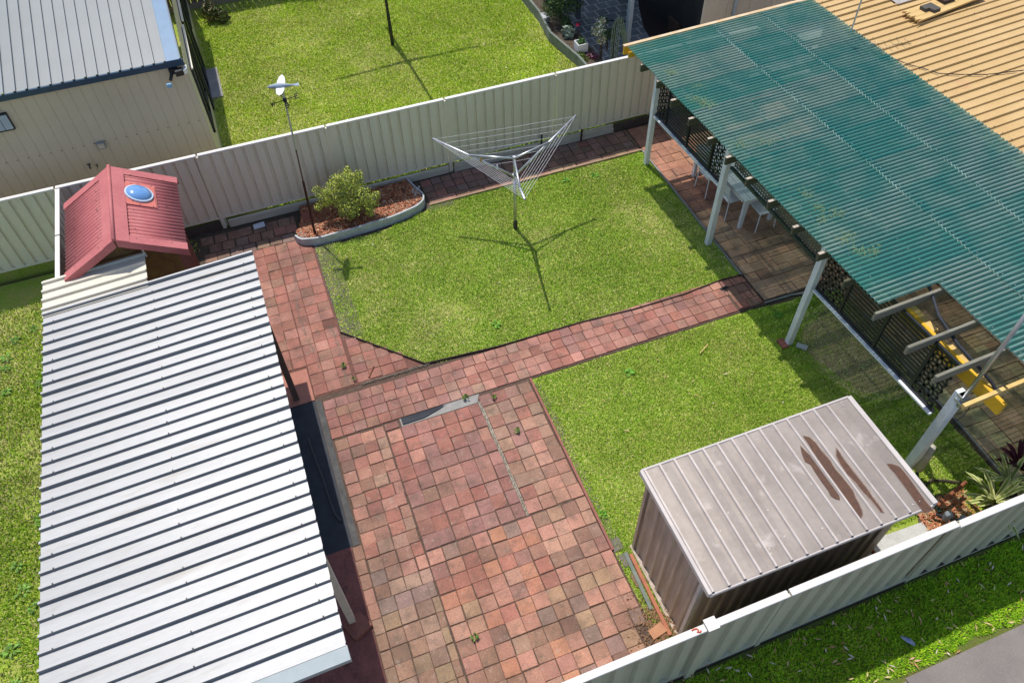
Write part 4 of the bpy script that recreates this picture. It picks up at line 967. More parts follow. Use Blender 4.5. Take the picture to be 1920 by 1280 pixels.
# ------------------------------------------------------------------ garden bed with bush and weather vane
bedp = [(-.13, 12.02), (-.02, 11.87), (.25, 11.80), (.72, 11.79), (1.4, 11.82), (2.03, 11.90), (2.38, 12.02), (2.50, 12.14), (2.53, 12.30), (2.48, 12.45), (2.36, 12.88), (.10, 12.88), (.05, 12.45)]
flat(bedp, .13, 'garden_bed', M_soil, 'raised bed of red bark mulch below the back fence', 'garden bed', z0=-.05)
be = thing('bed_edging', (1.2, 11.85, 0), 'pale curved strip edging the mulch bed', 'edging')
path_ = bedp[:11]
sm = []
for i in range(len(path_) - 1):
    for q in (0, .25, .5, .75):
        p_ = [path_[max(i - 1, 0)], path_[i], path_[i + 1], path_[min(i + 2, len(path_) - 1)]]
        f_ = lambda k: .5 * (2 * p_[1][k] + (p_[2][k] - p_[0][k]) * q + (2 * p_[0][k] - 5 * p_[1][k] + 4 * p_[2][k] - p_[3][k]) * q * q + (3 * p_[1][k] - p_[0][k] - 3 * p_[2][k] + p_[3][k]) * q ** 3)
        sm.append((f_(0), f_(1)))
sm.append(path_[-1])
mb = MB(); W_ = .03; vs = []
for i, p in enumerate(sm):
    a = Vector((*sm[max(i - 1, 0)], 0)); b = Vector((*sm[min(i + 1, len(sm) - 1)], 0)); d = (b - a).normalized(); n_ = Vector((d.y, -d.x, 0)) * W_
    top = .175 + .006 * math.sin(i * 1.3)
    c_ = Vector((*p, 0))
    vs += [c_ + n_ + Vector((0, 0, -.02)), c_ + n_ * .8 + Vector((0, 0, top)), c_ - n_ * .3 + Vector((0, 0, top + .004)), c_ - n_ * .3 + Vector((0, 0, -.02))]
fs = []
for i in range(len(sm) - 1):
    for k in range(4): fs.append((i * 4 + k, i * 4 + (k + 1) % 4, (i + 1) * 4 + (k + 1) % 4, (i + 1) * 4 + k))
fs += [(3, 2, 1, 0), tuple(len(sm) * 4 - 4 + k for k in range(4))]
mb.add(vs, fs).build('strip', M_edging, be)
rg = np.random.default_rng(5); mb = MB(); cols = []
n = 5200; px = rg.uniform(-.1, 2.5, n); py = rg.uniform(11.8, 12.86, n); ok = inpoly(px, py, [(x * .98 + .025, y if y > 12.5 else y + .035) for x, y in bedp])
for x, y in zip(px[ok], py[ok]):
    a = rg.uniform(0, 6.28); l = rg.uniform(.015, .042); w = rg.uniform(.006, .014); d = np.array([math.cos(a), math.sin(a), rg.uniform(-.4, .4)]); q = np.array([-d[1], d[0], rg.uniform(-.4, .4)])
    c0 = np.array([x, y, .135 + rg.uniform(0, .022)])
    mb.add([c0 - d * l - q * w, c0 + d * l - q * w, c0 + d * l + q * w, c0 - d * l + q * w], [(0, 1, 2, 3)])
    f_ = rg.uniform(.55, 1.35); base = (0.36, 0.125, 0.06) if rg.random() < .75 else (0.45, 0.27, 0.16); cols += [(base[0] * f_, base[1] * f_, base[2] * f_, 1)] * 4
mb.c = cols
mb.build('bark_mulch', M_leaf, label='red brown bark chips covering the garden bed', cat='mulch', kind='stuff')
blobs = [(.82, 12.22, .72, .26), (1.08, 12.30, .85, .27), (1.30, 12.12, .62, .24), (.62, 12.28, .66, .18), (1.0, 12.02, .50, .25), (1.25, 12.42, .72, .2), (1.45, 12.05, .48, .16), (.9, 12.45, .8, .18), (.52, 12.42, .78, .10), (1.35, 12.38, .93, .10), (1.58, 12.08, .60, .09), (.95, 12.2, 1.08, .11), (.66, 12.1, .92, .10), (1.18, 12.5, 1.0, .10), (1.38, 11.95, .36, .12), (.45, 12.2, .55, .09)]
plant('garden_bush', (1.02, 12.16, .13), blobs, 9500, .036, [(0.36, 0.47, 0.05), (0.60, 0.63, 0.09), (0.22, 0.33, 0.04), (0.46, 0.46, 0.11), (0.24, 0.22, 0.11)], 'rounded yellow green bush in the mulch bed', 'bush', 21, 9, .016)
grit('bed_stones', [(1.62 + random.gauss(0, .06), 12.55 + random.gauss(0, .12), .14) for _ in range(10)] + [(2.42 + random.gauss(0, .04), 12.4 + random.gauss(0, .1), .14) for _ in range(22)] + [(.02 + random.gauss(0, .04), 11.98 + random.gauss(0, .05), .13) for _ in range(12)], (.025, .05), mat('white_stone', (.62, .6, .56), (.5, .48, .44), 12, rough=.9), 'white stones at the corners of the mulch bed', 'stones')
MB().box(.10, .32, 12.40, 12.64, .132, .16).build('loose_paver', mat('red_block', (.3, .1, .07), (.24, .08, .06), 9, rough=.9), label='single red paver lying at the back corner of the mulch bed', cat='paver', bevel=.006)
MB().hexa([(-.86, 12.66, .025), (-.64, 12.68, .025), (-.65, 12.83, .025), (-.87, 12.81, .025)], [(-.86, 12.66, .03), (-.64, 12.68, .03), (-.65, 12.83, .032), (-.87, 12.81, .03)]).build('paper_sheet', M_paper, label='pale bluish sheet lying on the dark back path', cat='sheet')
# weather vane
wv = thing('weather_vane', (.24, 11.95, .13), 'tall weather vane with white winged bird on a dark red picket', 'weather vane')
lean = Vector((.05, .12, 1.0))
def wp_(z): return Vector((.238, 11.96, .13)) + lean * ((z - .13) * 1.0)
MB().bar(wp_(.05), wp_(1.30), .045, .012, up=(0, 1, 0)).build('picket', M_star, wv)
MB().bar(wp_(.05) + Vector((0, -.012, 0)), wp_(1.30) + Vector((0, -.012, 0)), .012, .035, up=(0, 1, 0)).build('picket_flange', M_star, wv)
MB().tube([wp_(1.0), wp_(2.0)], .013, 8).build('lower_pole', mat('rust_pole', (.10, .045, .025), (.14, .07, .04), 9, rough=.8), wv)
MB().tube([wp_(1.95), wp_(3.02)], .016, 8).build('pole', M_galv, wv)
hub = wp_(2.88)
MB().tube([hub + Vector((0, 0, -.035)), hub + Vector((0, 0, .035))], .035, 10).build('hub', M_black, wv)
for k, (ang, ch) in enumerate(((12, 'E'), (102, 'N'), (192, 'W'), (282, 'S'))):
    a = math.radians(ang); d = Vector((math.cos(a), math.sin(a), 0)); e = hub + d * .19
    MB().tube([hub, e], .007, 5).build('arm', M_black, wv)
    strokes = {'E': [((0, 0), (0, 1)), ((0, 1), (.6, 1)), ((0, .5), (.5, .5)), ((0, 0), (.6, 0))], 'W': [((0, 1), (.2, 0)), ((.2, 0), (.4, .7)), ((.4, .7), (.6, 0)), ((.6, 0), (.8, 1))],
               'N': [((0, 0), (0, 1)), ((0, 1), (.6, 0)), ((.6, 0), (.6, 1))], 'S': [((.6, 1), (0, 1)), ((0, 1), (0, .5)), ((0, .5), (.6, .5)), ((.6, .5), (.6, 0)), ((.6, 0), (0, 0))]}[ch]
    mb = MB(); s_ = .085
    ux = d if ch == 'E' else (-d if ch == 'W' else Vector((1, 0, 0)))
    base = e + (Vector((0, 0, -.04)) if ch in 'EN' else (-ux * .06 + Vector((0, 0, -.04))))
    for p, q in strokes: mb.bar(base + ux * p[0] * s_ + Vector((0, 0, p[1] * s_)), base + ux * q[0] * s_ + Vector((0, 0, q[1] * s_)), .014, .012)
    mb.build('letter', M_black, wv)
top = wp_(3.13)
bd = Vector((.97, -.24, 0)).normalized(); bn = Vector((.24, .97, 0)).normalized()
mb = MB()
rings = [(-.24, .006), (-.19, .030), (-.10, .048), (-.02, .050), (.08, .034), (.15, .018), (.24, .008)]
mb.tube([top + bd * s_ for s_, _ in rings], .03, 10)
for i, (s_, r_) in enumerate(rings):
    for k in range(10):
        v = Vector(mb.v[i * 10 + k]); c_ = top + bd * s_
        mb.v[i * 10 + k] = tuple(c_ + (v - c_) * (r_ / .03))
mb.build('bird_body', mat('bluish_grey_bird', (.30, .36, .42), (.24, .3, .36), 12, rough=.5), wv, smooth=True)
tl = [top + bd * .17 + bn * .02, top + bd * .29 + bn * .045, top + bd * .29 - bn * .045, top + bd * .17 - bn * .02]
MB().hexa(tl, [p + Vector((0, 0, .006)) for p in tl]).build('tail', mat('bluish_grey_bird', (.3, .36, .42)), wv)
for s_ in (1, -1):
    out = [(-.09, 0), (-.085, .12), (-.06, .24), (-.01, .30), (.035, .23), (.05, .12), (.05, 0)]
    pts_ = [top + bd * (a + -.0) + bn * s_ * (b + .02) + Vector((0, 0, -.015 + b * .10)) for a, b in out]
    n_ = len(pts_)
    MB().add(pts_ + [p + Vector((0, 0, .006)) for p in pts_], [tuple(range(n_)), tuple(range(n_, 2 * n_))[::-1]] + [(i, (i + 1) % n_, (i + 1) % n_ + n_, i + n_) for i in range(n_)]).build('wing', M_whiteplastic, wv)

# ------------------------------------------------------------------ clothesline on the lawn
B = Vector((3.988, 10.777, 0))
cl = thing('folding_clothesline', B, 'grey three armed folding clothesline standing on the central lawn', 'clothesline')
MB().tube([B, B + Vector((0, 0, .20))], .042, 10).build('ground_socket', mat('dark_socket', (.05, .04, .035), (.08, .06, .05), 9, rough=.7), cl)
MB().tube([B + Vector((0, 0, .19)), B + Vector((.0, 0, 1.30))], .033, 10).build('pole', M_galv, cl, smooth=True)
MB().tube([B + Vector((0, 0, 1.28)), B + Vector((0, 0, 1.72))], .025, 10).build('upper_pole', M_galv, cl, smooth=True)
MB().tube([B + Vector((0, 0, 1.24)), B + Vector((0, 0, 1.33))], .042, 10).build('collar', M_galv, cl)
MB().tube([B + Vector((0, 0, 1.68)), B + Vector((0, 0, 1.73))], .03, 10).build('cap', M_galv, cl)
T3 = [Vector((2.751, 11.759, 1.80)), Vector((5.426, 11.285, 1.90)), Vector((3.638, 9.358, 1.95))]
lo = B + Vector((0, 0, 1.29)); hi = B + Vector((0, 0, 1.69))
for T in T3:
    MB().tube([lo, T], .022, 8).build('arm', M_galv, cl, smooth=True)
    MB().tube([hi, lo + (T - lo) * .56], .019, 8).build('stay', M_galv, cl, smooth=True)
for q in np.linspace(.30, .985, 7):
    for k in range(3):
        a, b = lo + (T3[k] - lo) * q, lo + (T3[(k + 1) % 3] - lo) * q
        m_ = (a + b) / 2 + Vector((0, 0, -.012))
        MB().tube([a, m_, b], .0024, 5).build('line_wire', mat('line_cord', (.72, .72, .70), rough=.5), cl)
pg = lo + (T3[0] - lo) * .52 + Vector((.12, -.14, 0))
for k, (p, m_, lb) in enumerate(((pg, M_peg, 'yellow peg clipped on the clothesline'), (pg + Vector((.22, -.28, -.02)), M_whiteplastic, 'white peg clipped on the clothesline'))):
    t = thing('clothes_peg', p, lb, 'peg')
    for s_ in (-1, 1): MB().bar(p + Vector((s_ * .006, 0, .03)), p + Vector((s_ * .012, -.02, -.05)), .012, .014).build('peg_leg', m_, t)

# ------------------------------------------------------------------ green roofed patio cover
PO = Vector((6.73, 11.92, 2.65)); EU = Vector((1, .027, .014)); EV = Vector((.027, -1, 0))
def pcp(s, t, h=0.0): return PO + EU * s + EV * t + Vector((0, 0, h))
pc = thing('patio_cover', (7.3, 9, 0), 'patio cover with translucent green corrugated roof on white posts', 'patio cover')
eu = EU.normalized(); ev = EV.normalized(); en = eu.cross(Vector((-ev.x, -ev.y, 0))).normalized()
if en.z < 0: en = -en
SHW = .76
for i in range(13):
    t0 = -.02 + i * SHW
    wst = 0.0 if t0 < 7.0 - .4 else .99
    if 6.6 <= t0 < 7.15: wst = .0
    segs = ((wst, 1.95, 0), (1.80, 3.05, .005), (2.92, 4.14, .010))
    for (a, b, lift) in segs:
        if b - a < .2: continue
        L = SHW + .115
        if wst == 0 and t0 + L > 7.12 and a == 0: L = 7.12 - t0
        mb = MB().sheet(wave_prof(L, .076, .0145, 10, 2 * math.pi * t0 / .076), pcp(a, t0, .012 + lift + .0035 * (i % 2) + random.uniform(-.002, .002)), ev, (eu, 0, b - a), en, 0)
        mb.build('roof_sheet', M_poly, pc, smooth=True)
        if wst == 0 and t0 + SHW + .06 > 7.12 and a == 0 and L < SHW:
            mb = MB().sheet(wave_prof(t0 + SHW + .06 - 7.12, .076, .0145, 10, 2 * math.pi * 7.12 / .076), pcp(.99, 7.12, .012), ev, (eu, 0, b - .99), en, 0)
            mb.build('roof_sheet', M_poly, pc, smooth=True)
# pale strips stand in for light on the lap edges; pale battens below
M_lapglint = mat('lit_lap_edge', (0.22, 0.37, 0.31), (0.36, 0.48, 0.42), 10, .4, .6, rough=.7)
for (s, t0, t1, lift) in ((1.80, 0.2, 9.3, .022), (2.92, 0.2, 9.3, .027)):
    mb = MB(); tt = t0
    while tt < t1:
        if random.random() < .97:
            L = random.uniform(.12, .5)
            mb.sheet(wave_prof(L, .076, .0145, 10, 2 * math.pi * tt / .076), pcp(s + random.uniform(-.004, .004), tt, lift), ev, (eu, 0, random.uniform(.006, .016)), en, .003)
        tt += random.uniform(.12, .40)
    mb.build('lap_glint_strip', M_lapglint, pc, kind='stuff')
for s in (.22, 1.05, 1.86, 2.95, 3.85):
    MB().bar(pcp(s, .02 if s > .9 else .02, -.027), pcp(s, 9.6 if s > .95 else 7.1, -.027), .042, .03).build('batten', M_batten, pc)
sp = []
for s in (.22, 1.05, 1.86, 2.95, 3.85):
    for k in range(int((9.5 if s > .95 else 7.0) / .228)):
        sp.append(pcp(s + random.uniform(-.01, .01), .06 + k * .228, .026 + (.005 if s > 1.8 else 0) + (.005 if s > 2.9 else 0)))
screws(sp, en, pc, .008, mat('dull_washer', (.30, .36, .33), (.12, .15, .14), 40, rough=.5))
M_moss = mat('roof_moss', (0.22, 0.27, 0.11), (0.14, 0.21, 0.10), 30, .4, .6, rough=1)
mb = MB()
for _ in range(16):
    cs, ct = random.uniform(.2, .75), random.uniform(.6, 6.9)
    for _ in range(random.randint(40, 110)):
        a = random.gauss(cs, .07); t_ = ct + random.gauss(0, .06); p = pcp(a, t_, .034 + random.uniform(-.01, .0)); r_ = random.uniform(.003, .008)
        mb.add([p + Vector((r_ * 1.6, 0, 0)), p + Vector((0, r_, .002)), p - Vector((r_ * 1.6, 0, 0)), p - Vector((0, r_, -.001))], [(0, 1, 2, 3)])
mb.build('leaf_debris', M_moss, pc, kind='stuff')
tips = [(1199, 122), (1222.5, 147), (1253, 181)]
ry = [11.35, 10.75, 10.13, 9.53, 8.92, 8.37, 7.78, 7.19, 6.56, 5.95, 5.37, 4.72, 4.09, 3.58]
for i, yy in enumerate(ry):
    t_ = PO.y - yy
    out = -.09 if i > 1 else -.02
    end = 4.05 if i < 10 else (1.6 if i < 11 else 1.5)
    o = MB().bar(pcp(out, t_, -.112), pcp(end, t_, -.112), .045, .145).build('rafter', M_rafter if i < 11 else M_raftergrey, pc, bevel=.006)
    if i < 10: MB().bar(pcp(out + .002, t_, -.0385), pcp(.06, t_, -.0385), .046, .004).build('rafter_tip', M_rafterend, pc)  # pale strip puts sunlight on the rafter top into its colour
# north fascia: yellow timber with a pale top
MB().bar(pcp(-.03, -.09, -.10), pcp(4.1, -.09, -.10), .045, .16).build('fascia', M_yellow, pc)
MB().bar(pcp(-.03, -.10, -.008), pcp(4.1, -.10, -.008), .075, .018).build('fascia_cap', mat('flaking_cream_cap', (.62, .50, .33), (.55, .38, .2), 6, rough=.8, third=((.45, .47, .5), 9, .6, .7)), pc)
MB().bar(pcp(.02, .03, -.14), pcp(.20, .03, -.14), .05, .10).build('packer', M_yellow, pc)
# edge beam over posts
MB().bar((7.33, 11.8, 2.30), (7.33, 5.2, 2.33), .05, .14).build('edge_beam', M_rafter, pc)
for (x, y0, w) in ((7.318, 11.637, .10), (7.281, 8.974, .105), (7.31, 6.287, .105), (7.50, 3.50, .125)):
    MB().box(x - w / 2, x + w / 2, y0 - w / 2, y0 + w / 2, .0, 2.28 if y0 > 4 else 2.05).build('post', M_whitepost, pc, bevel=.006)
# foot of the third post
MB().tube([(7.40, 6.19, .03), (7.52, 6.05, .03)], .05, 8).build('pipe_stub', M_palecon, label='short pale pipe stub at the foot of the third white post', cat='pipe')
MB().box(7.14, 7.27, 6.20, 6.40, 0, .03).build('loose_paver', mat('red_block', (.3, .1, .07)), label='red paver beside the foot of the third white post', cat='paver')
# yellow fascia left hanging at the notch
MB().hexa([(7.60, 4.90, 2.02), (7.66, 4.90, 2.02), (7.72, 3.06, 2.02), (7.66, 3.06, 2.02)], [(7.60, 4.90, 2.25), (7.66, 4.90, 2.25), (7.72, 3.06, 2.25), (7.66, 3.06, 2.25)]).build('yellow_beam', M_yellow, pc, bevel=.008)
for (a, b) in ((4.86, 4.38), (4.10, 3.70), (3.58, 3.25)):
    MB().box(7.672, 7.76, b, a, 2.16, 2.24).build('packer', M_yellowpale, pc)
MB().bar((6.98, 3.15, 2.46), (7.62, 3.17, 2.47), .05, .06).build('yellow_barge', M_yellowpale, pc)
MB().bar((7.66, 3.17, 2.47), (9.6, 3.22, 2.50), .05, .06).build('yellow_barge', M_yellowpale, pc)
MB().bar((8.25, 5.05, 2.38), (8.42, 4.42, 2.40), .06, .12).build('brown_beam', M_redtimber, pc)
# mast, cable
ms = thing('steel_mast', (7.46, 3.46, 2.0), 'galvanised steel mast strapped to the last white post', 'mast')
MB().tube([(7.46, 3.42, 1.86), (7.50, 3.44, 4.3)], .028, 10).build('pipe', M_galv, ms, smooth=True)
for z in (1.93, 2.02): MB().box(7.42, 7.56, 3.38, 3.50, z, z + .03).build('clamp', M_galv, ms)
MB().tube([(7.56, 3.40, 1.55), (7.50, 3.36, 1.5), (7.62, 3.36, 1.62), (7.70, 3.40, 1.9)], .006, 5).build('wire', M_black, ms)
MB().tube([(7.86, 4.92, 2.60), (7.66, 4.42, 2.52), (7.60, 3.95, 2.47), (7.63, 3.60, 2.42), (7.70, 3.40, 2.33), (7.74, 3.28, 2.25)], .022, 8).build('black_cable', M_rubber, label='thick black cable sagging across the bare rafters', cat='cable')
MB().tube([(7.57, 3.40, .20), (7.62, 3.42, .45), (7.60, 3.43, .75)], .075, 10, .05).build('plaster_lump', mat('cream_plaster', (.50, .46, .38), (.42, .38, .3), 9, rough=.9), pc, smooth=True)

# privacy screens
def rhomb(mb, O, A, Bv, L, Hh, e=.085, w=.032, t=.006, Nn=(1, 0, 0)):
    O, A, Bv, Nn = Vector(O), Vector(A), Vector(Bv), Vector(Nn)
    h = e * math.sqrt(3) / 2
    def P(i, j): return (i + j * .5) * e, j * h
    for j in range(-1, int(Hh / h) + 2):
        for i in range(-j // 2 - 2, int(L / e) + 2):
            if (i - j) % 3: continue
            x, y = P(i, j)
            for di, dj in ((1, 0), (0, 1), (-1, 1), (-1, 0), (0, -1), (1, -1)):
                x2, y2 = P(i + di, j + dj)
                if not (0 <= x <= L and 0 <= x2 <= L and 0 <= y <= Hh and 0 <= y2 <= Hh): continue
                p = O + A * x + Bv * y; q = O + A * x2 + Bv * y2
                mb.bar(p, q, w, t, up=Nn)
    return mb
def screen(name, y_top, y_bot, z0a, z0b, H_, decos, stiles, label):
    """runs along y from y_top to y_bot at x=7.33"""
    t = thing(name, (7.33, (y_top + y_bot) / 2, z0a), label, 'privacy screen')
    zz = lambda y: z0a + (z0b - z0a) * (y_top - y) / (y_top - y_bot)
    MB().bar((7.30, y_top, zz(y_top)), (7.30, y_bot, zz(y_bot)), .05, .03).build('white_rail', M_whitepost, t)
    MB().bar((7.335, y_top, zz(y_top) + .04), (7.335, y_bot, zz(y_bot) + .04), .03, .05).build('bottom_frame', M_black, t)
    MB().bar((7.335, y_top, zz(y_top) + H_), (7.335, y_bot, zz(y_bot) + H_), .03, .05).build('top_frame', M_black, t)
    for y in stiles: MB().bar((7.335, y, zz(y) + .06), (7.335, y, zz(y) + H_), .05, .04, up=(1, 0, 0)).build('stile', M_black, t)
    for (a, b) in decos:
        d = Vector((0, -1, (zz(b) - zz(a)) / (a - b))).normalized()
        mb = rhomb(MB(), (7.335, a, zz(a) + .05), d, (0, 0, 1), a - b, H_ - .06)
        mb.build('cut_panel', M_black, t)
    edges = sorted([y_top] + [y for ab in decos for y in ab] + [y_bot], reverse=True)
    for (a, b) in zip(edges[:-1], edges[1:]):
        if any(abs(a - d[0]) < .01 and abs(b - d[1]) < .01 for d in decos) or a - b < .2: continue
        ns = 13
        for k in range(ns):
            h = .10 + (H_ - .14) * k / (ns - 1)
            MB().bar((7.335, a - .02, zz(a) + h), (7.335, b + .02, zz(b) + h), .012, .044).build('slat', M_black, t)
    return t
screen('privacy_screen', 11.56, 9.08, 1.23, 1.33, .95, [(11.54, 11.18), (9.50, 9.10)], [11.16, 10.35, 9.53], 'black slatted privacy screen beside the white table')
screen('privacy_screen', 6.21, 3.58, 1.41, 1.54, .98, [(6.19, 5.66), (4.02, 3.60)], [5.63, 4.85, 4.05], 'black slatted privacy screen above the worn grass patch')
ls = thing('lattice_screen', (7.36, 7.6, 1.9), 'olive lattice valance with dark green rail between the middle posts', 'lattice')
MB().bar((7.33, 8.90, 1.86), (7.33, 6.33, 1.88), .05, .05).build('rail', M_darkgreen, ls)
mb = MB()
zt = .40
for k in range(int(2.5 / .062)):
    y = 8.86 - k * .062; mb.bar((7.37, y, 1.885), (7.37, y, 1.885 + zt), .030, .006, up=(1, 0, 0))
mb.build('upright_lath', M_olive, ls, kind='stuff')
mb = MB()
for k in range(7): mb.bar((7.376, 8.88, 1.915 + k * .06), (7.376, 6.36, 1.92 + k * .06), .006, .032)
mb.build('cross_lath', M_olive, ls, kind='stuff')
for y in (8.72, 6.42):
    mb = rhomb(MB(), (7.39, y + (.13 if y > 8 else .06), 1.9), (0, -1, 0), (0, 0, 1), .3 if y > 8 else .2, .38, .07, .018)
    mb.build('cut_panel', M_black, ls)

# table and chairs
tb = thing('outdoor_table', (8.4, 10, 0), 'long white slatted outdoor table under the green roof', 'table')
for k in range(6):
    MB().box(8.0 + k * .135, 8.0 + k * .135 + .128, 9.08, 10.95, .72, .745).build('slat', M_whiteplastic, tb)
for (x, y) in ((8.04, 10.88), (8.07, 9.13), (8.75, 10.88), (8.75, 9.13)): MB().box(x - .035, x + .035, y - .035, y + .035, .0, .715).build('leg', M_whiteplastic, tb)
MB().box(8.02, 8.78, 9.10, 9.13, .66, .715).build('apron', M_whiteplastic, tb); MB().box(8.0, 8.03, 9.16, 10.85, .66, .715).build('apron', M_whiteplastic, tb)
def chair(loc, rz, label, first=None):
    if first is not None:
        c = copy_tree(first); c.location = loc; c.rotation_euler = (0, 0, rz); c['label'] = label; return c
    t = thing('garden_chair', (0, 0, 0), label, 'chair', 'white chairs round the outdoor table')
    MB().box(-.21, .21, -.21, .21, .43, .45).build('seat', M_whiteplastic, t, bevel=.01)
    for (x, y) in ((-.19, -.19), (.19, -.19), (-.19, .19), (.19, .19)):
        MB().tube([(x * 1.12, y * 1.1, 0), (x, y, .43)], .012, 6).build('leg', M_whiteplastic, t)
    for x in (-.19, .19): MB().tube([(x, -.2, .43), (x, -.245, .78)], .012, 6).build('back_post', M_whiteplastic, t)
    MB().hexa([(-.19, -.225, .58), (.19, -.225, .58), (.19, -.21, .58), (-.19, -.21, .58)], [(-.19, -.255, .80), (.19, -.255, .80), (.19, -.24, .80), (-.19, -.24, .80)]).build('backrest', M_whiteplastic, t, bevel=.006)
    t.location = loc; t.rotation_euler = (0, 0, rz); return t
ch = chair((8.10, 10.36, .02), -math.pi / 2, 'white chair farthest up the table, seen below the black screen')
chair((8.11, 9.62, .02), -math.pi / 2, 'white chair right behind the second white post', ch)
chair((8.49, 9.10, .02), 0, 'white chair tucked in at the near end of the table', ch)

# ------------------------------------------------------------------ house with the tan roof
ho = thing('house', (13, 9, 0), 'house with a tan ribbed metal roof at top right', 'house')
MB().box(11.35, 19, 2.6, 12.0, 0, 2.52).build('wall', mat('house_render', (.42, .34, .27), (.38, .31, .24), 3, rough=.9), ho)
HU = Vector((1, .027, .05)); hu = HU.normalized(); hn = Vector((-.05, 0, 1)).normalized()
for i in range(13):
    t0 = -.10 + i * .762
    MB().sheet(trim_prof(.762 + .045, start=.012, h=.030, lap=.010), pcp(3.86, t0, -.048 + .0035 * (i % 2)), ev, (hu, 0, 8.2), hn, .003).build('roof_sheet', M_tan_sheet, ho)
sp = []
for k in range(50):
    t_ = -.10 + .043 + k * .1905
    for s in (.42, 1.35, 2.6, 4.0):
        sp.append(pcp(3.86, t_, -.048) + HU * (s + random.uniform(-.02, .02)) + Vector((0, 0, .026)))
screws(sp, hn, ho, .011)
sp = [pcp(4.17, -.10 + .043 + k * .1905, -.012) for k in range(50)]
screws(sp, hn, ho, .02, M_black)
def onhouse(x, y, h=0.0):
    s = x - pcp(3.86, 0).x - .03 * (PO.y - y)
    return Vector((x, y, pcp(3.86, 0).z - .048 + .05 * s + h))
# antenna
an = thing('tv_antenna', onhouse(10.86, 10.75), 'thin television antenna mast on the edge of the house roof', 'antenna')
a0 = onhouse(10.86, 10.75, .02)
MB().tube([a0, a0 + Vector((.03, .03, 1.75))], .016, 8).build('mast', M_galv, an)
bm0 = a0 + Vector((.03, .03, 1.6))
MB().tube([bm0 + Vector((-.55, .1, 0)), bm0 + Vector((.6, -.1, .03))], .010, 6).build('boom', M_galv, an)
for k in range(9):
    c_ = bm0 + Vector((-.52 + k * .135, .1 - k * .023, .0)); l = .34 - k * .022
    MB().tube([c_ + Vector((-.03, -l, 0)), c_ + Vector((.03, l, 0))], .006, 5).build('element', M_galv, an)
MB().tube([a0 + Vector((.02, .02, .75)), a0 + Vector((-.09, -.02, .9)), a0 + Vector((-.05, .0, 1.05)), a0 + Vector((.02, .02, .95))], .005, 5).build('coax_loop', M_black, an)
MB().bar(a0 + Vector((-.06, -.02, -.01)), a0 + Vector((.1, .02, -.005)), .06, .02).build('base_plate', M_galv, an)
cab = [(1640, 100), (1665, 106), (1690, 116), (1706, 122), (1730, 128), (1760, 138), (1800, 140), (1850, 140), (1920, 132)]
def px_at(px, py, z):
    d = M3 @ Vector(((px - 960) / 1447.56, -(py - 640) / 1447.56, -1.0)); return CAMP + d * ((z - CAMP.z) / d.z)
cpts = []
for (a, b) in cab:
    p = px_at(a, b, 2.75)
    for _ in range(3): p = px_at(a, b, onhouse(p.x, p.y).z + .03)
    cpts.append(p)
MB().tube(cpts, .009, 6).build('roof_cable', M_black, label='thin black antenna cable lying across the tan roof', cat='cable')
# timber board weighed down by pavers
bb = [onhouse(12.04, 10.80, .07), onhouse(12.06, 10.38, .07), onhouse(13.78, 10.57, .07), onhouse(13.76, 11.0, .07)]
wb = thing('timber_board', bb[0], 'weathered plank with a ragged end lying on the tan roof', 'board')
e0, e1, f0_, f1_ = bb
for k in range(3):
    a = e0.lerp(e1, k / 3 + .006); b = e0.lerp(e1, (k + 1) / 3 - .006); c_ = f1_.lerp(f0_, (k + 1) / 3 - .006); d_ = f1_.lerp(f0_, k / 3 + .006)
    jag = [(0.0, .0), (.05, .30), (-.03, .55), (.09, .8), (.0, 1.0)]
    rim_ = [a.lerp(b, q) + (d_ - a).normalized() * (j + random.uniform(-.04, .05)) for j, q in jag]
    poly = rim_ + [c_, d_]; n_ = len(poly)
    MB().add(poly + [p + Vector((0, 0, .035)) for p in poly], [tuple(range(n_))[::-1], tuple(range(n_, 2 * n_))] + [(i, (i + 1) % n_, (i + 1) % n_ + n_, i + n_) for i in range(n_)]).build('plank', M_timberboard, wb)
for s in (.25, .8): MB().bar(e0.lerp(f1_, s) + Vector((0, -.02, -.022)), e1.lerp(f0_, s) + Vector((0, .02, -.022)), .06, .04).build('bearer', M_rafter, wb)
def block(c, w, d, rot, m, lab, notch=False):
    ca, sa = math.cos(rot), math.sin(rot)
    P_ = [(-w, -d), (w, -d), (w, d), (-w, d)] if not notch else [(-w, -d * .1), (-w * .35, -d * .1), (-w * .2, -d), (w, -d), (w, d), (-w, d)]
    MB().prism([(c.x + x * ca - y * sa, c.y + x * sa + y * ca) for x, y in P_], c.z + .108, c.z + .165).build('concrete_block', m, label=lab, cat='block', group='blocks weighing down the roof plank', bevel=.004)
block(onhouse(12.50, 10.62), .14, .13, .12, M_greypaver, 'broken grey block on the ragged end of the roof plank', True)
block(onhouse(12.98, 10.79), .14, .13, .05, M_darkpaver, 'square dark brown block on the roof plank')
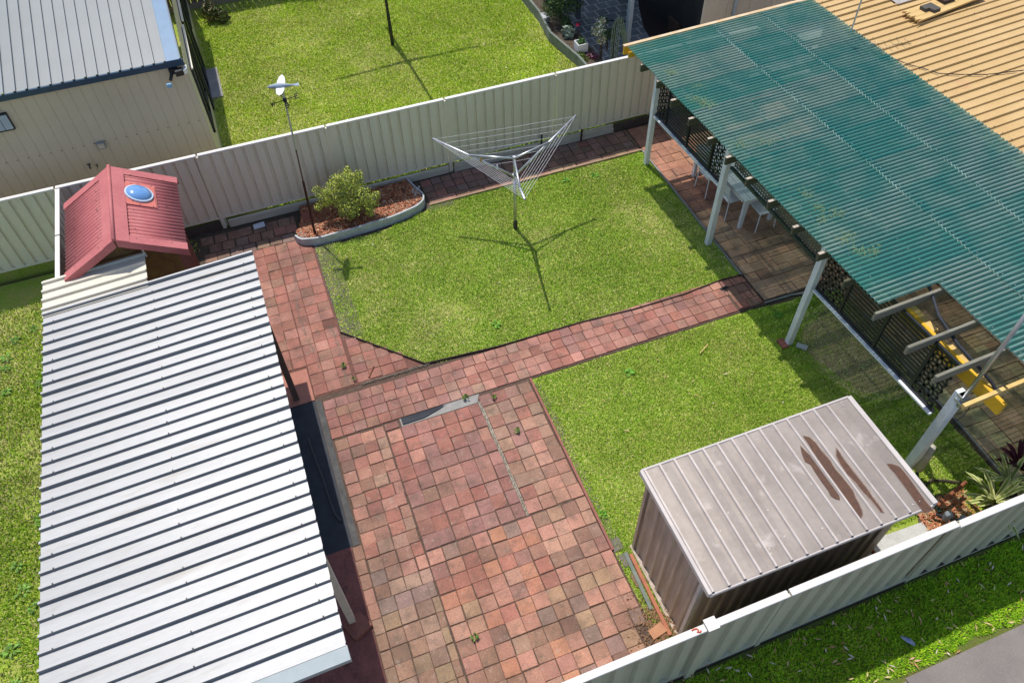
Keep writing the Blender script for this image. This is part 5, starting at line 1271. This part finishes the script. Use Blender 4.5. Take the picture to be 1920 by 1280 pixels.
# skylight on the house roof
hs = thing('roof_skylight', onhouse(12.9, 11.5), 'white framed skylight with lead flashing on the tan roof', 'skylight')
MB().hexa([onhouse(12.22, 11.15, .03), onhouse(13.6, 11.17, .03), onhouse(13.6, 12.1, .03), onhouse(12.22, 12.1, .03)], [onhouse(12.22, 11.15, .04), onhouse(13.6, 11.17, .04), onhouse(13.6, 12.1, .04), onhouse(12.22, 12.1, .04)]).build('flashing', M_lead, hs)
MB().hexa([onhouse(12.42, 11.32, .04), onhouse(13.4, 11.34, .04), onhouse(13.4, 12.0, .04), onhouse(12.42, 12.0, .04)], [onhouse(12.44, 11.34, .17), onhouse(13.38, 11.36, .17), onhouse(13.38, 11.98, .17), onhouse(12.44, 11.98, .17)]).build('kerb', M_black, hs)
MB().hexa([onhouse(12.42, 11.34, .172), onhouse(13.4, 11.34, .172), onhouse(13.4, 12.0, .172), onhouse(12.42, 12.0, .172)], [onhouse(12.52, 11.42, .25), onhouse(13.3, 11.44, .25), onhouse(13.3, 11.9, .25), onhouse(12.52, 11.9, .25)]).build('dome', M_whiteplastic, hs, bevel=.02)

# ------------------------------------------------------------------ garden shed
sh = thing('garden_shed', (4.65, 3.2, 0), 'low brown metal garden shed with rust stained ribbed roof', 'shed')
SX0, SX1, SY0, SY1, SZ = 3.11, 6.18, 2.36, 4.05, 1.90
def rib_prof(L, pitch=.205, h=.030, w=.048, start=.02):
    pr = [(0, 0)]; a = start
    while a + w < L:
        pr += [(a, 0), (a + w * .28, h), (a + w * .72, h), (a + w, 0)]; a += pitch
    pr.append((L, 0)); return pr
nsh = 4; Ls = (SX1 - SX0 - .02) / nsh
for i in range(nsh):
    MB().sheet([(0, 0), (Ls * .25, .004), (Ls * .5, 0), (Ls * .75, .004), (Ls - .001, 0)], (SX0 + .01 + i * Ls, SY0 + .01, SZ), (1, 0, 0), (Vector((0, 1, .004)).normalized(), 0, SY1 - SY0 - .02), (0, 0, 1), .003).build('roof_sheet', M_shed, sh)
for k in range(14):
    x = SX0 + .04 + k * .2055
    MB().sheet([(-.024, 0), (-.011, .030), (.011, .030), (.024, 0)], (x, SY0 + .012, SZ + .002), (1, 0, 0), (Vector((0, 1, .004)).normalized(), 0, SY1 - SY0 - .03), (0, 0, 1), .003).build('rib', M_shedrib, sh)
for (a, b, w, h) in (((SX0, SY0, SZ - .02), (SX0, SY1, SZ - .02), .045, .085), ((SX1, SY0, SZ - .02), (SX1, SY1, SZ - .02), .07, .10), ((SX0, SY1, SZ - .02), (SX1, SY1, SZ - .02), .03, .08), ((SX0, SY0, SZ - .03), (SX1, SY0, SZ - .03), .025, .06)):
    MB().bar(a, b, w, h).build('roof_trim', M_shedtrim, sh, bevel=.005)
wz = 1.84
def wall_prof(L): return [(a, h) for a, h in trim_prof(L, .19, .026, .10, .05, start=.03)]
MB().sheet(wall_prof(1.30), (3.165, 2.57, .02), (0, 1, 0), (Vector((0, 0, 1)), 0, wz), (-1, 0, 0), .003).build('wall', M_shedwall, sh)
MB().sheet(wall_prof(2.94), (3.165, 2.56, .02), (1, 0, 0), (Vector((0, 0, 1)), 0, wz), (0, -1, 0), .003).build('wall', M_shedwall, sh)
MB().sheet(wall_prof(1.30), (6.105, 2.57, .02), (0, 1, 0), (Vector((0, 0, 1)), 0, wz), (1, 0, 0), .003).build('wall', M_shedwall, sh)
MB().sheet(wall_prof(2.94), (3.165, 3.88, .02), (1, 0, 0), (Vector((0, 0, 1)), 0, wz), (0, 1, 0), .003).build('wall', M_shedwall, sh)
for (x, y) in ((3.15, 2.545), (3.15, 3.885)):
    MB().box(x - .03, x + .03, y - .025, y + .025, .01, wz).build('corner_strip', M_shedtrim if y < 3 else M_shedwall, sh)
MB().box(3.10, 6.15, 2.50, 3.93, .0, .02).build('base_frame', M_shedwall, sh)
Z1 = [(0, 80), (20, 190), (60, 290), (130, 330), (170, 400), (250, 520), (340, 640), (370, 700), (420, 735), (480, 750), (470, 700), (380, 570), (280, 420), (180, 280), (60, 120), (-15, 20)]
Z2 = [(20, -30), (110, 0), (180, 60), (260, 170), (350, 270), (420, 380), (500, 470), (570, 560), (630, 640), (660, 720), (700, 790), (740, 880), (745, 920), (725, 980), (680, 920), (600, 800), (520, 680), (420, 540), (330, 420), (240, 290), (150, 160), (90, 70)]
Z3 = [(440, 125), (470, 180), (520, 260), (600, 360), (690, 480), (790, 600), (870, 720), (960, 840), (1000, 905), (970, 890), (860, 750), (760, 650), (665, 530), (570, 440), (485, 310), (440, 220)]
Z4 = [(1040, 315), (1100, 320), (1180, 345), (1220, 380), (1300, 480), (1400, 620), (1500, 760), (1600, 872), (1500, 905), (1430, 820), (1330, 690), (1220, 540), (1130, 420), (1080, 370)]
M_halo2 = mat('stain_halo_inner', (0.19, 0.13, 0.10), (0.25, 0.19, 0.15), 16, rough=.5, fine=.2, fscale=40)
M_rust2 = mat('rust_rim', (0.10, 0.05, 0.03), (0.17, 0.11, 0.08), 22, rough=.4, fine=.25, fscale=50)
M_halo = mat('stain_halo', (0.26, 0.21, 0.175), (0.30, 0.255, 0.22), 9, rough=.5, fine=.15, fscale=40)
for k, Zp in enumerate((Z1, Z2, Z3, Z4)):
    cx_ = sum(a for a, b in Zp) / len(Zp); cy_ = sum(b for a, b in Zp) / len(Zp)
    for lvl, (grow, m_) in enumerate(((24 if k < 3 else 8, M_halo), (13 if k < 3 else 5, M_halo2), (5, M_rust2), (-2, M_rust))):
        q = []
        for i, (a, b) in enumerate(Zp):
            pa, pb = Zp[i - 1], Zp[(i + 1) % len(Zp)]; tx, ty = pb[0] - pa[0], pb[1] - pa[1]; tl_ = math.hypot(tx, ty) or 1
            g_ = grow * random.uniform(.5, 1.2)
            p = px_at((a + ty / tl_ * g_) / 6.4 + 1500, (b - tx / tl_ * g_) / 6.4 + 820, SZ + .006); q.append((p.x, p.y, SZ + .0065 + k * .0008 + lvl * .0004))
        MB().add(q, [tuple(range(len(q)))]).build('rust_stain', m_, sh)
screws([(SX0 + .03 + k * .205, y_, SZ + .031) for k in range(15) for y_ in (2.45, 3.95)], (0, 0, 1), sh, .006, M_shedtrim)
# boards at the foot of the shed
for k, (a, b, m, lab) in enumerate((((2.99, 3.85, .02), (2.96, 3.0, .02), M_nbsleeper, 'mossy grey board along the foot of the shed'), ((3.05, 3.8, .03), (3.03, 2.6, .03), M_clay, 'terracotta strip along the foot of the shed'))):
    MB().bar(a, b, .05, .03).build('ground_strip', m, label=lab, cat='strip')
MB().hexa([(2.80, 2.62, .015), (3.02, 2.66, .015), (2.99, 2.80, .015), (2.78, 2.75, .015)], [(2.80, 2.62, .05), (3.02, 2.66, .05), (2.99, 2.80, .05), (2.78, 2.75, .05)]).build('loose_paver', mat('orange_block', (.44, .22, .12), (.38, .18, .1), 8, rough=.9), label='broken orange paver in the corner between shed and front fence', cat='paver')
flat([(6.12, 2.17), (7.16, 2.17), (7.18, 2.72), (6.12, 2.76)], .03, 'concrete_pad', M_palecon, 'pale concrete pad between shed and front fence', 'pad', z0=-.1)
MB().bar((6.22, 2.20, .05), (6.22, 2.62, .05), .03, .08).build('steel_angle', M_rustpipe, label='rusty steel angle on the edge of the pale concrete pad', cat='steel angle')

# ------------------------------------------------------------------ corner by the shed: meter, pipe, hose, plants
flat([(7.15, 2.2), (8.35, 2.2), (8.2, 2.75), (7.75, 3.0), (7.35, 3.05), (7.15, 2.75)], .012, 'mulch_patch', M_soil, 'patch of mulch in the corner behind the front fence', 'garden bed', z0=-.05)
mb = MB(); cols = []
for _ in range(1300):
    x, y = random.uniform(7.18, 8.1), random.uniform(2.22, 2.95); a = random.uniform(0, 6.28); l = random.uniform(.015, .05); w = random.uniform(.004, .010)
    d = Vector((math.cos(a), math.sin(a), random.uniform(-.3, .3))); q = Vector((-d.y, d.x, random.uniform(-.3, .3)))
    c0 = Vector((x, y, .02 + random.uniform(0, .025)))
    mb.add([c0 - d * l - q * w, c0 + d * l - q * w, c0 + d * l + q * w, c0 - d * l + q * w], [(0, 1, 2, 3)])
    f_ = random.uniform(.6, 1.3); base = (.46, .17, .08) if random.random() < .7 else (.5, .36, .2); cols += [(base[0] * f_, base[1] * f_, base[2] * f_, 1)] * 4
mb.c = cols
mb.build('bark_mulch', M_leaf, label='orange bark chips in the corner by the water meter', cat='mulch', kind='stuff')
wm = thing('water_meter', (7.5, 2.62, .05), 'grey water meter with brass fittings in the mulch corner', 'water meter')
MB().tube([(7.36, 2.72, .14), (7.70, 2.42, .14)], .022, 8).build('pipe', M_black, wm)
for (a, b, r_, m) in (((7.46, 2.62, .12), (7.46, 2.62, .25), .055, mat('meter_grey', (.2, .23, .26), (.16, .18, .2), 8, rough=.5)), ((7.60, 2.50, .14), (7.70, 2.53, .16), .045, mat('meter_grey', (.2, .23, .26))), ((7.66, 2.44, .10), (7.66, 2.44, .20), .04, M_whiteplastic)):
    MB().tube([a, b], r_, 12).build('fitting', m, wm)
for (x, y) in ((7.36, 2.72), (7.70, 2.42)): MB().tube([(x, y, 0), (x, y, .15)], .02, 8).build('riser', M_clay, wm)
MB().tube([(7.42, 2.80, .22), (8.0, 2.93, .30)], .027, 10).build('rusty_pipe', M_rustpipe, label='rust brown pipe propped on the mulch beside the shed', cat='pipe')
MB().tube([(7.56, 3.40, .22), (7.55, 3.30, .06), (7.55, 3.15, .03), (7.55, 2.98, .03), (7.50, 2.84, .10), (7.44, 2.72, .14)], .026, 8).build('green_hose', M_dgreenhose, label='dark green hose running along the shed to the water meter', cat='hose', )
MB().tube([(7.35, 3.12, .03), (7.55, 3.16, .03), (7.75, 3.22, .04), (7.95, 3.14, .03), (8.15, 3.02, .03)], .02, 6).build('wood_edge', M_bark, label='dark stick edging between mulch and grass beside the rusty pipe', cat='edging')
def strap_plant(name, c, n, L_, w, cols, label, cat, lean=(.5, 1.2), seed=0, h0=.15):
    rd = random.Random(seed); t = thing(name, (c[0], c[1], .0), label, cat)
    MB().tube([(c[0], c[1], 0), (c[0] + .02, c[1], c[2])], .022, 7, .016).build('stem', M_bark, t)
    for k in range(n):
        a = 2 * math.pi * k / n + rd.uniform(-.3, .3); ln = rd.uniform(*lean); l = L_ * rd.uniform(.75, 1.15)
        d = Vector((math.cos(a), math.sin(a), 0)); q = Vector((-d.y, d.x, 0)); mb = MB(); cs = []
        base = Vector((c[0], c[1], c[2] - rd.uniform(0, .08))); rows = 5; stripes = 3
        for r_ in range(rows + 1):
            s = r_ / rows; ww = w * (.55 + .9 * s) * (1 - s ** 4) + .001
            out = l * s * math.sin(ln) * (1 + .1 * s); up = l * s * math.cos(ln) - .55 * l * s * s * math.sin(ln) * rd.uniform(.9, 1.1) * .8
            p = base + d * out + Vector((0, 0, up))
            for e in (-1, -.45, 0, .45, 1): mb.v.append(tuple(p + q * ww * e + Vector((0, 0, abs(e) * ww * .35)))); cs.append((*cols[0 if abs(e) < .3 else (1 if abs(e) < .6 else 2)], 1))
        for r_ in range(rows):
            for e in range(4): mb.f.append((r_ * 5 + e, r_ * 5 + e + 1, (r_ + 1) * 5 + e + 1, (r_ + 1) * 5 + e))
        mb.c = cs; mb.build('leaf', M_leaf, t)
    return t
VAR = [(0.16, 0.22, 0.05), (0.26, 0.30, 0.07), (0.80, 0.76, 0.38)]
strap_plant('striped_plant', (8.04, 2.50, .46), 30, .60, .034, VAR, 'larger yellow striped dracaena against the front fence', 'plant', seed=2)
strap_plant('striped_plant', (8.42, 2.66, .52), 26, .50, .030, VAR, 'smaller yellow striped dracaena nearer the patio', 'plant', seed=3)
strap_plant('cordyline', (8.66, 2.78, .60), 14, .48, .045, [(0.09, 0.012, 0.028), (0.06, 0.01, 0.02), (0.045, 0.009, 0.018)], 'dark maroon cordyline at the right edge of the picture', 'plant', lean=(.4, 1.1), seed=4)
grass('corner_grass', [[(7.7, 2.25), (8.6, 2.25), (8.6, 3.0), (8.0, 3.0)]], 1800, .01, 'weedy grass under the striped plants', G4, .25, L=(.04, .10), W=.009, seed=33)

# fallen leaves and scraps
mb = MB(); cols = []
def scrap(x, y, z, l, w, c):
    a = random.uniform(0, 6.28); d = Vector((math.cos(a), math.sin(a), random.uniform(-.15, .25))); q = Vector((-d.y, d.x, random.uniform(-.2, .2))); c0 = Vector((x, y, z))
    mb.add([c0 - d * l, c0 + q * w, c0 + d * l, c0 - q * w], [(0, 1, 2, 3)]); cols.extend([(*c, 1)] * 4)
LC = [(.52, .34, .18), (.62, .52, .40), (.42, .22, .10), (.55, .42, .2)]
for _ in range(150): scrap(random.uniform(3, 9), random.uniform(1.05, 2.05), -.07, random.uniform(.03, .06), random.uniform(.006, .014), random.choice(LC))
for _ in range(46): scrap(random.uniform(2.9, 8.6), random.uniform(2.3, 7.1), .035, random.uniform(.02, .05), random.uniform(.005, .01), random.choice(LC))
for _ in range(34): scrap(random.uniform(.3, 7.3), random.uniform(8.1, 12), .035, random.uniform(.015, .035), random.uniform(.004, .01), random.choice(LC))
for _ in range(26): scrap(random.uniform(7.5, 9.6), random.uniform(2.5, 9.5), .03, random.uniform(.02, .045), random.uniform(.005, .01), random.choice(LC))
for _ in range(24): scrap(random.uniform(3.2, 6.1), random.uniform(2.4, 4.0), SZ + .006, random.uniform(.01, .025), random.uniform(.004, .01), (.6, .56, .5))
for _ in range(50): scrap(random.uniform(-1, 7), random.uniform(13.3, 21.5), .235, random.uniform(.02, .05), random.uniform(.006, .012), random.choice(LC))
mb.c = cols
mb.build('fallen_leaves', M_leaf, label='dry fallen leaves scattered over lawn and verge', cat='leaves', kind='stuff')
MB().add([(5.90, 1.52, -.06), (5.98, 1.44, -.05), (6.0, 1.36, -.06), (5.95, 1.34, -.03), (5.88, 1.42, -.02), (5.86, 1.5, -.04), (5.93, 1.44, .0)], [(0, 1, 6), (1, 2, 6), (2, 3, 6), (3, 4, 6), (4, 5, 6), (5, 0, 6)]).build('litter_wrapper', M_bluegarden, label='crumpled blue wrapper lying on the shaded verge', cat='litter')
MB().bar((5.76, 6.62, .045), (5.98, 6.74, .05), .014, .012).build('fallen_stick', M_timberboard, label='short brown stick lying on the lower lawn', cat='stick')
MB().bar((6.86, 7.80, .024), (7.02, 7.83, .024), .055, .012).build('drain_grate', M_black, label='small dark grate set in the end of the pink path', cat='grate')
MB().bar((.36, 8.22, .03), (.50, 8.42, .05), .02, .012).build('steel_offcut', M_rustpipe, label='rusty steel offcut sticking up at the path joint', cat='steel offcut')
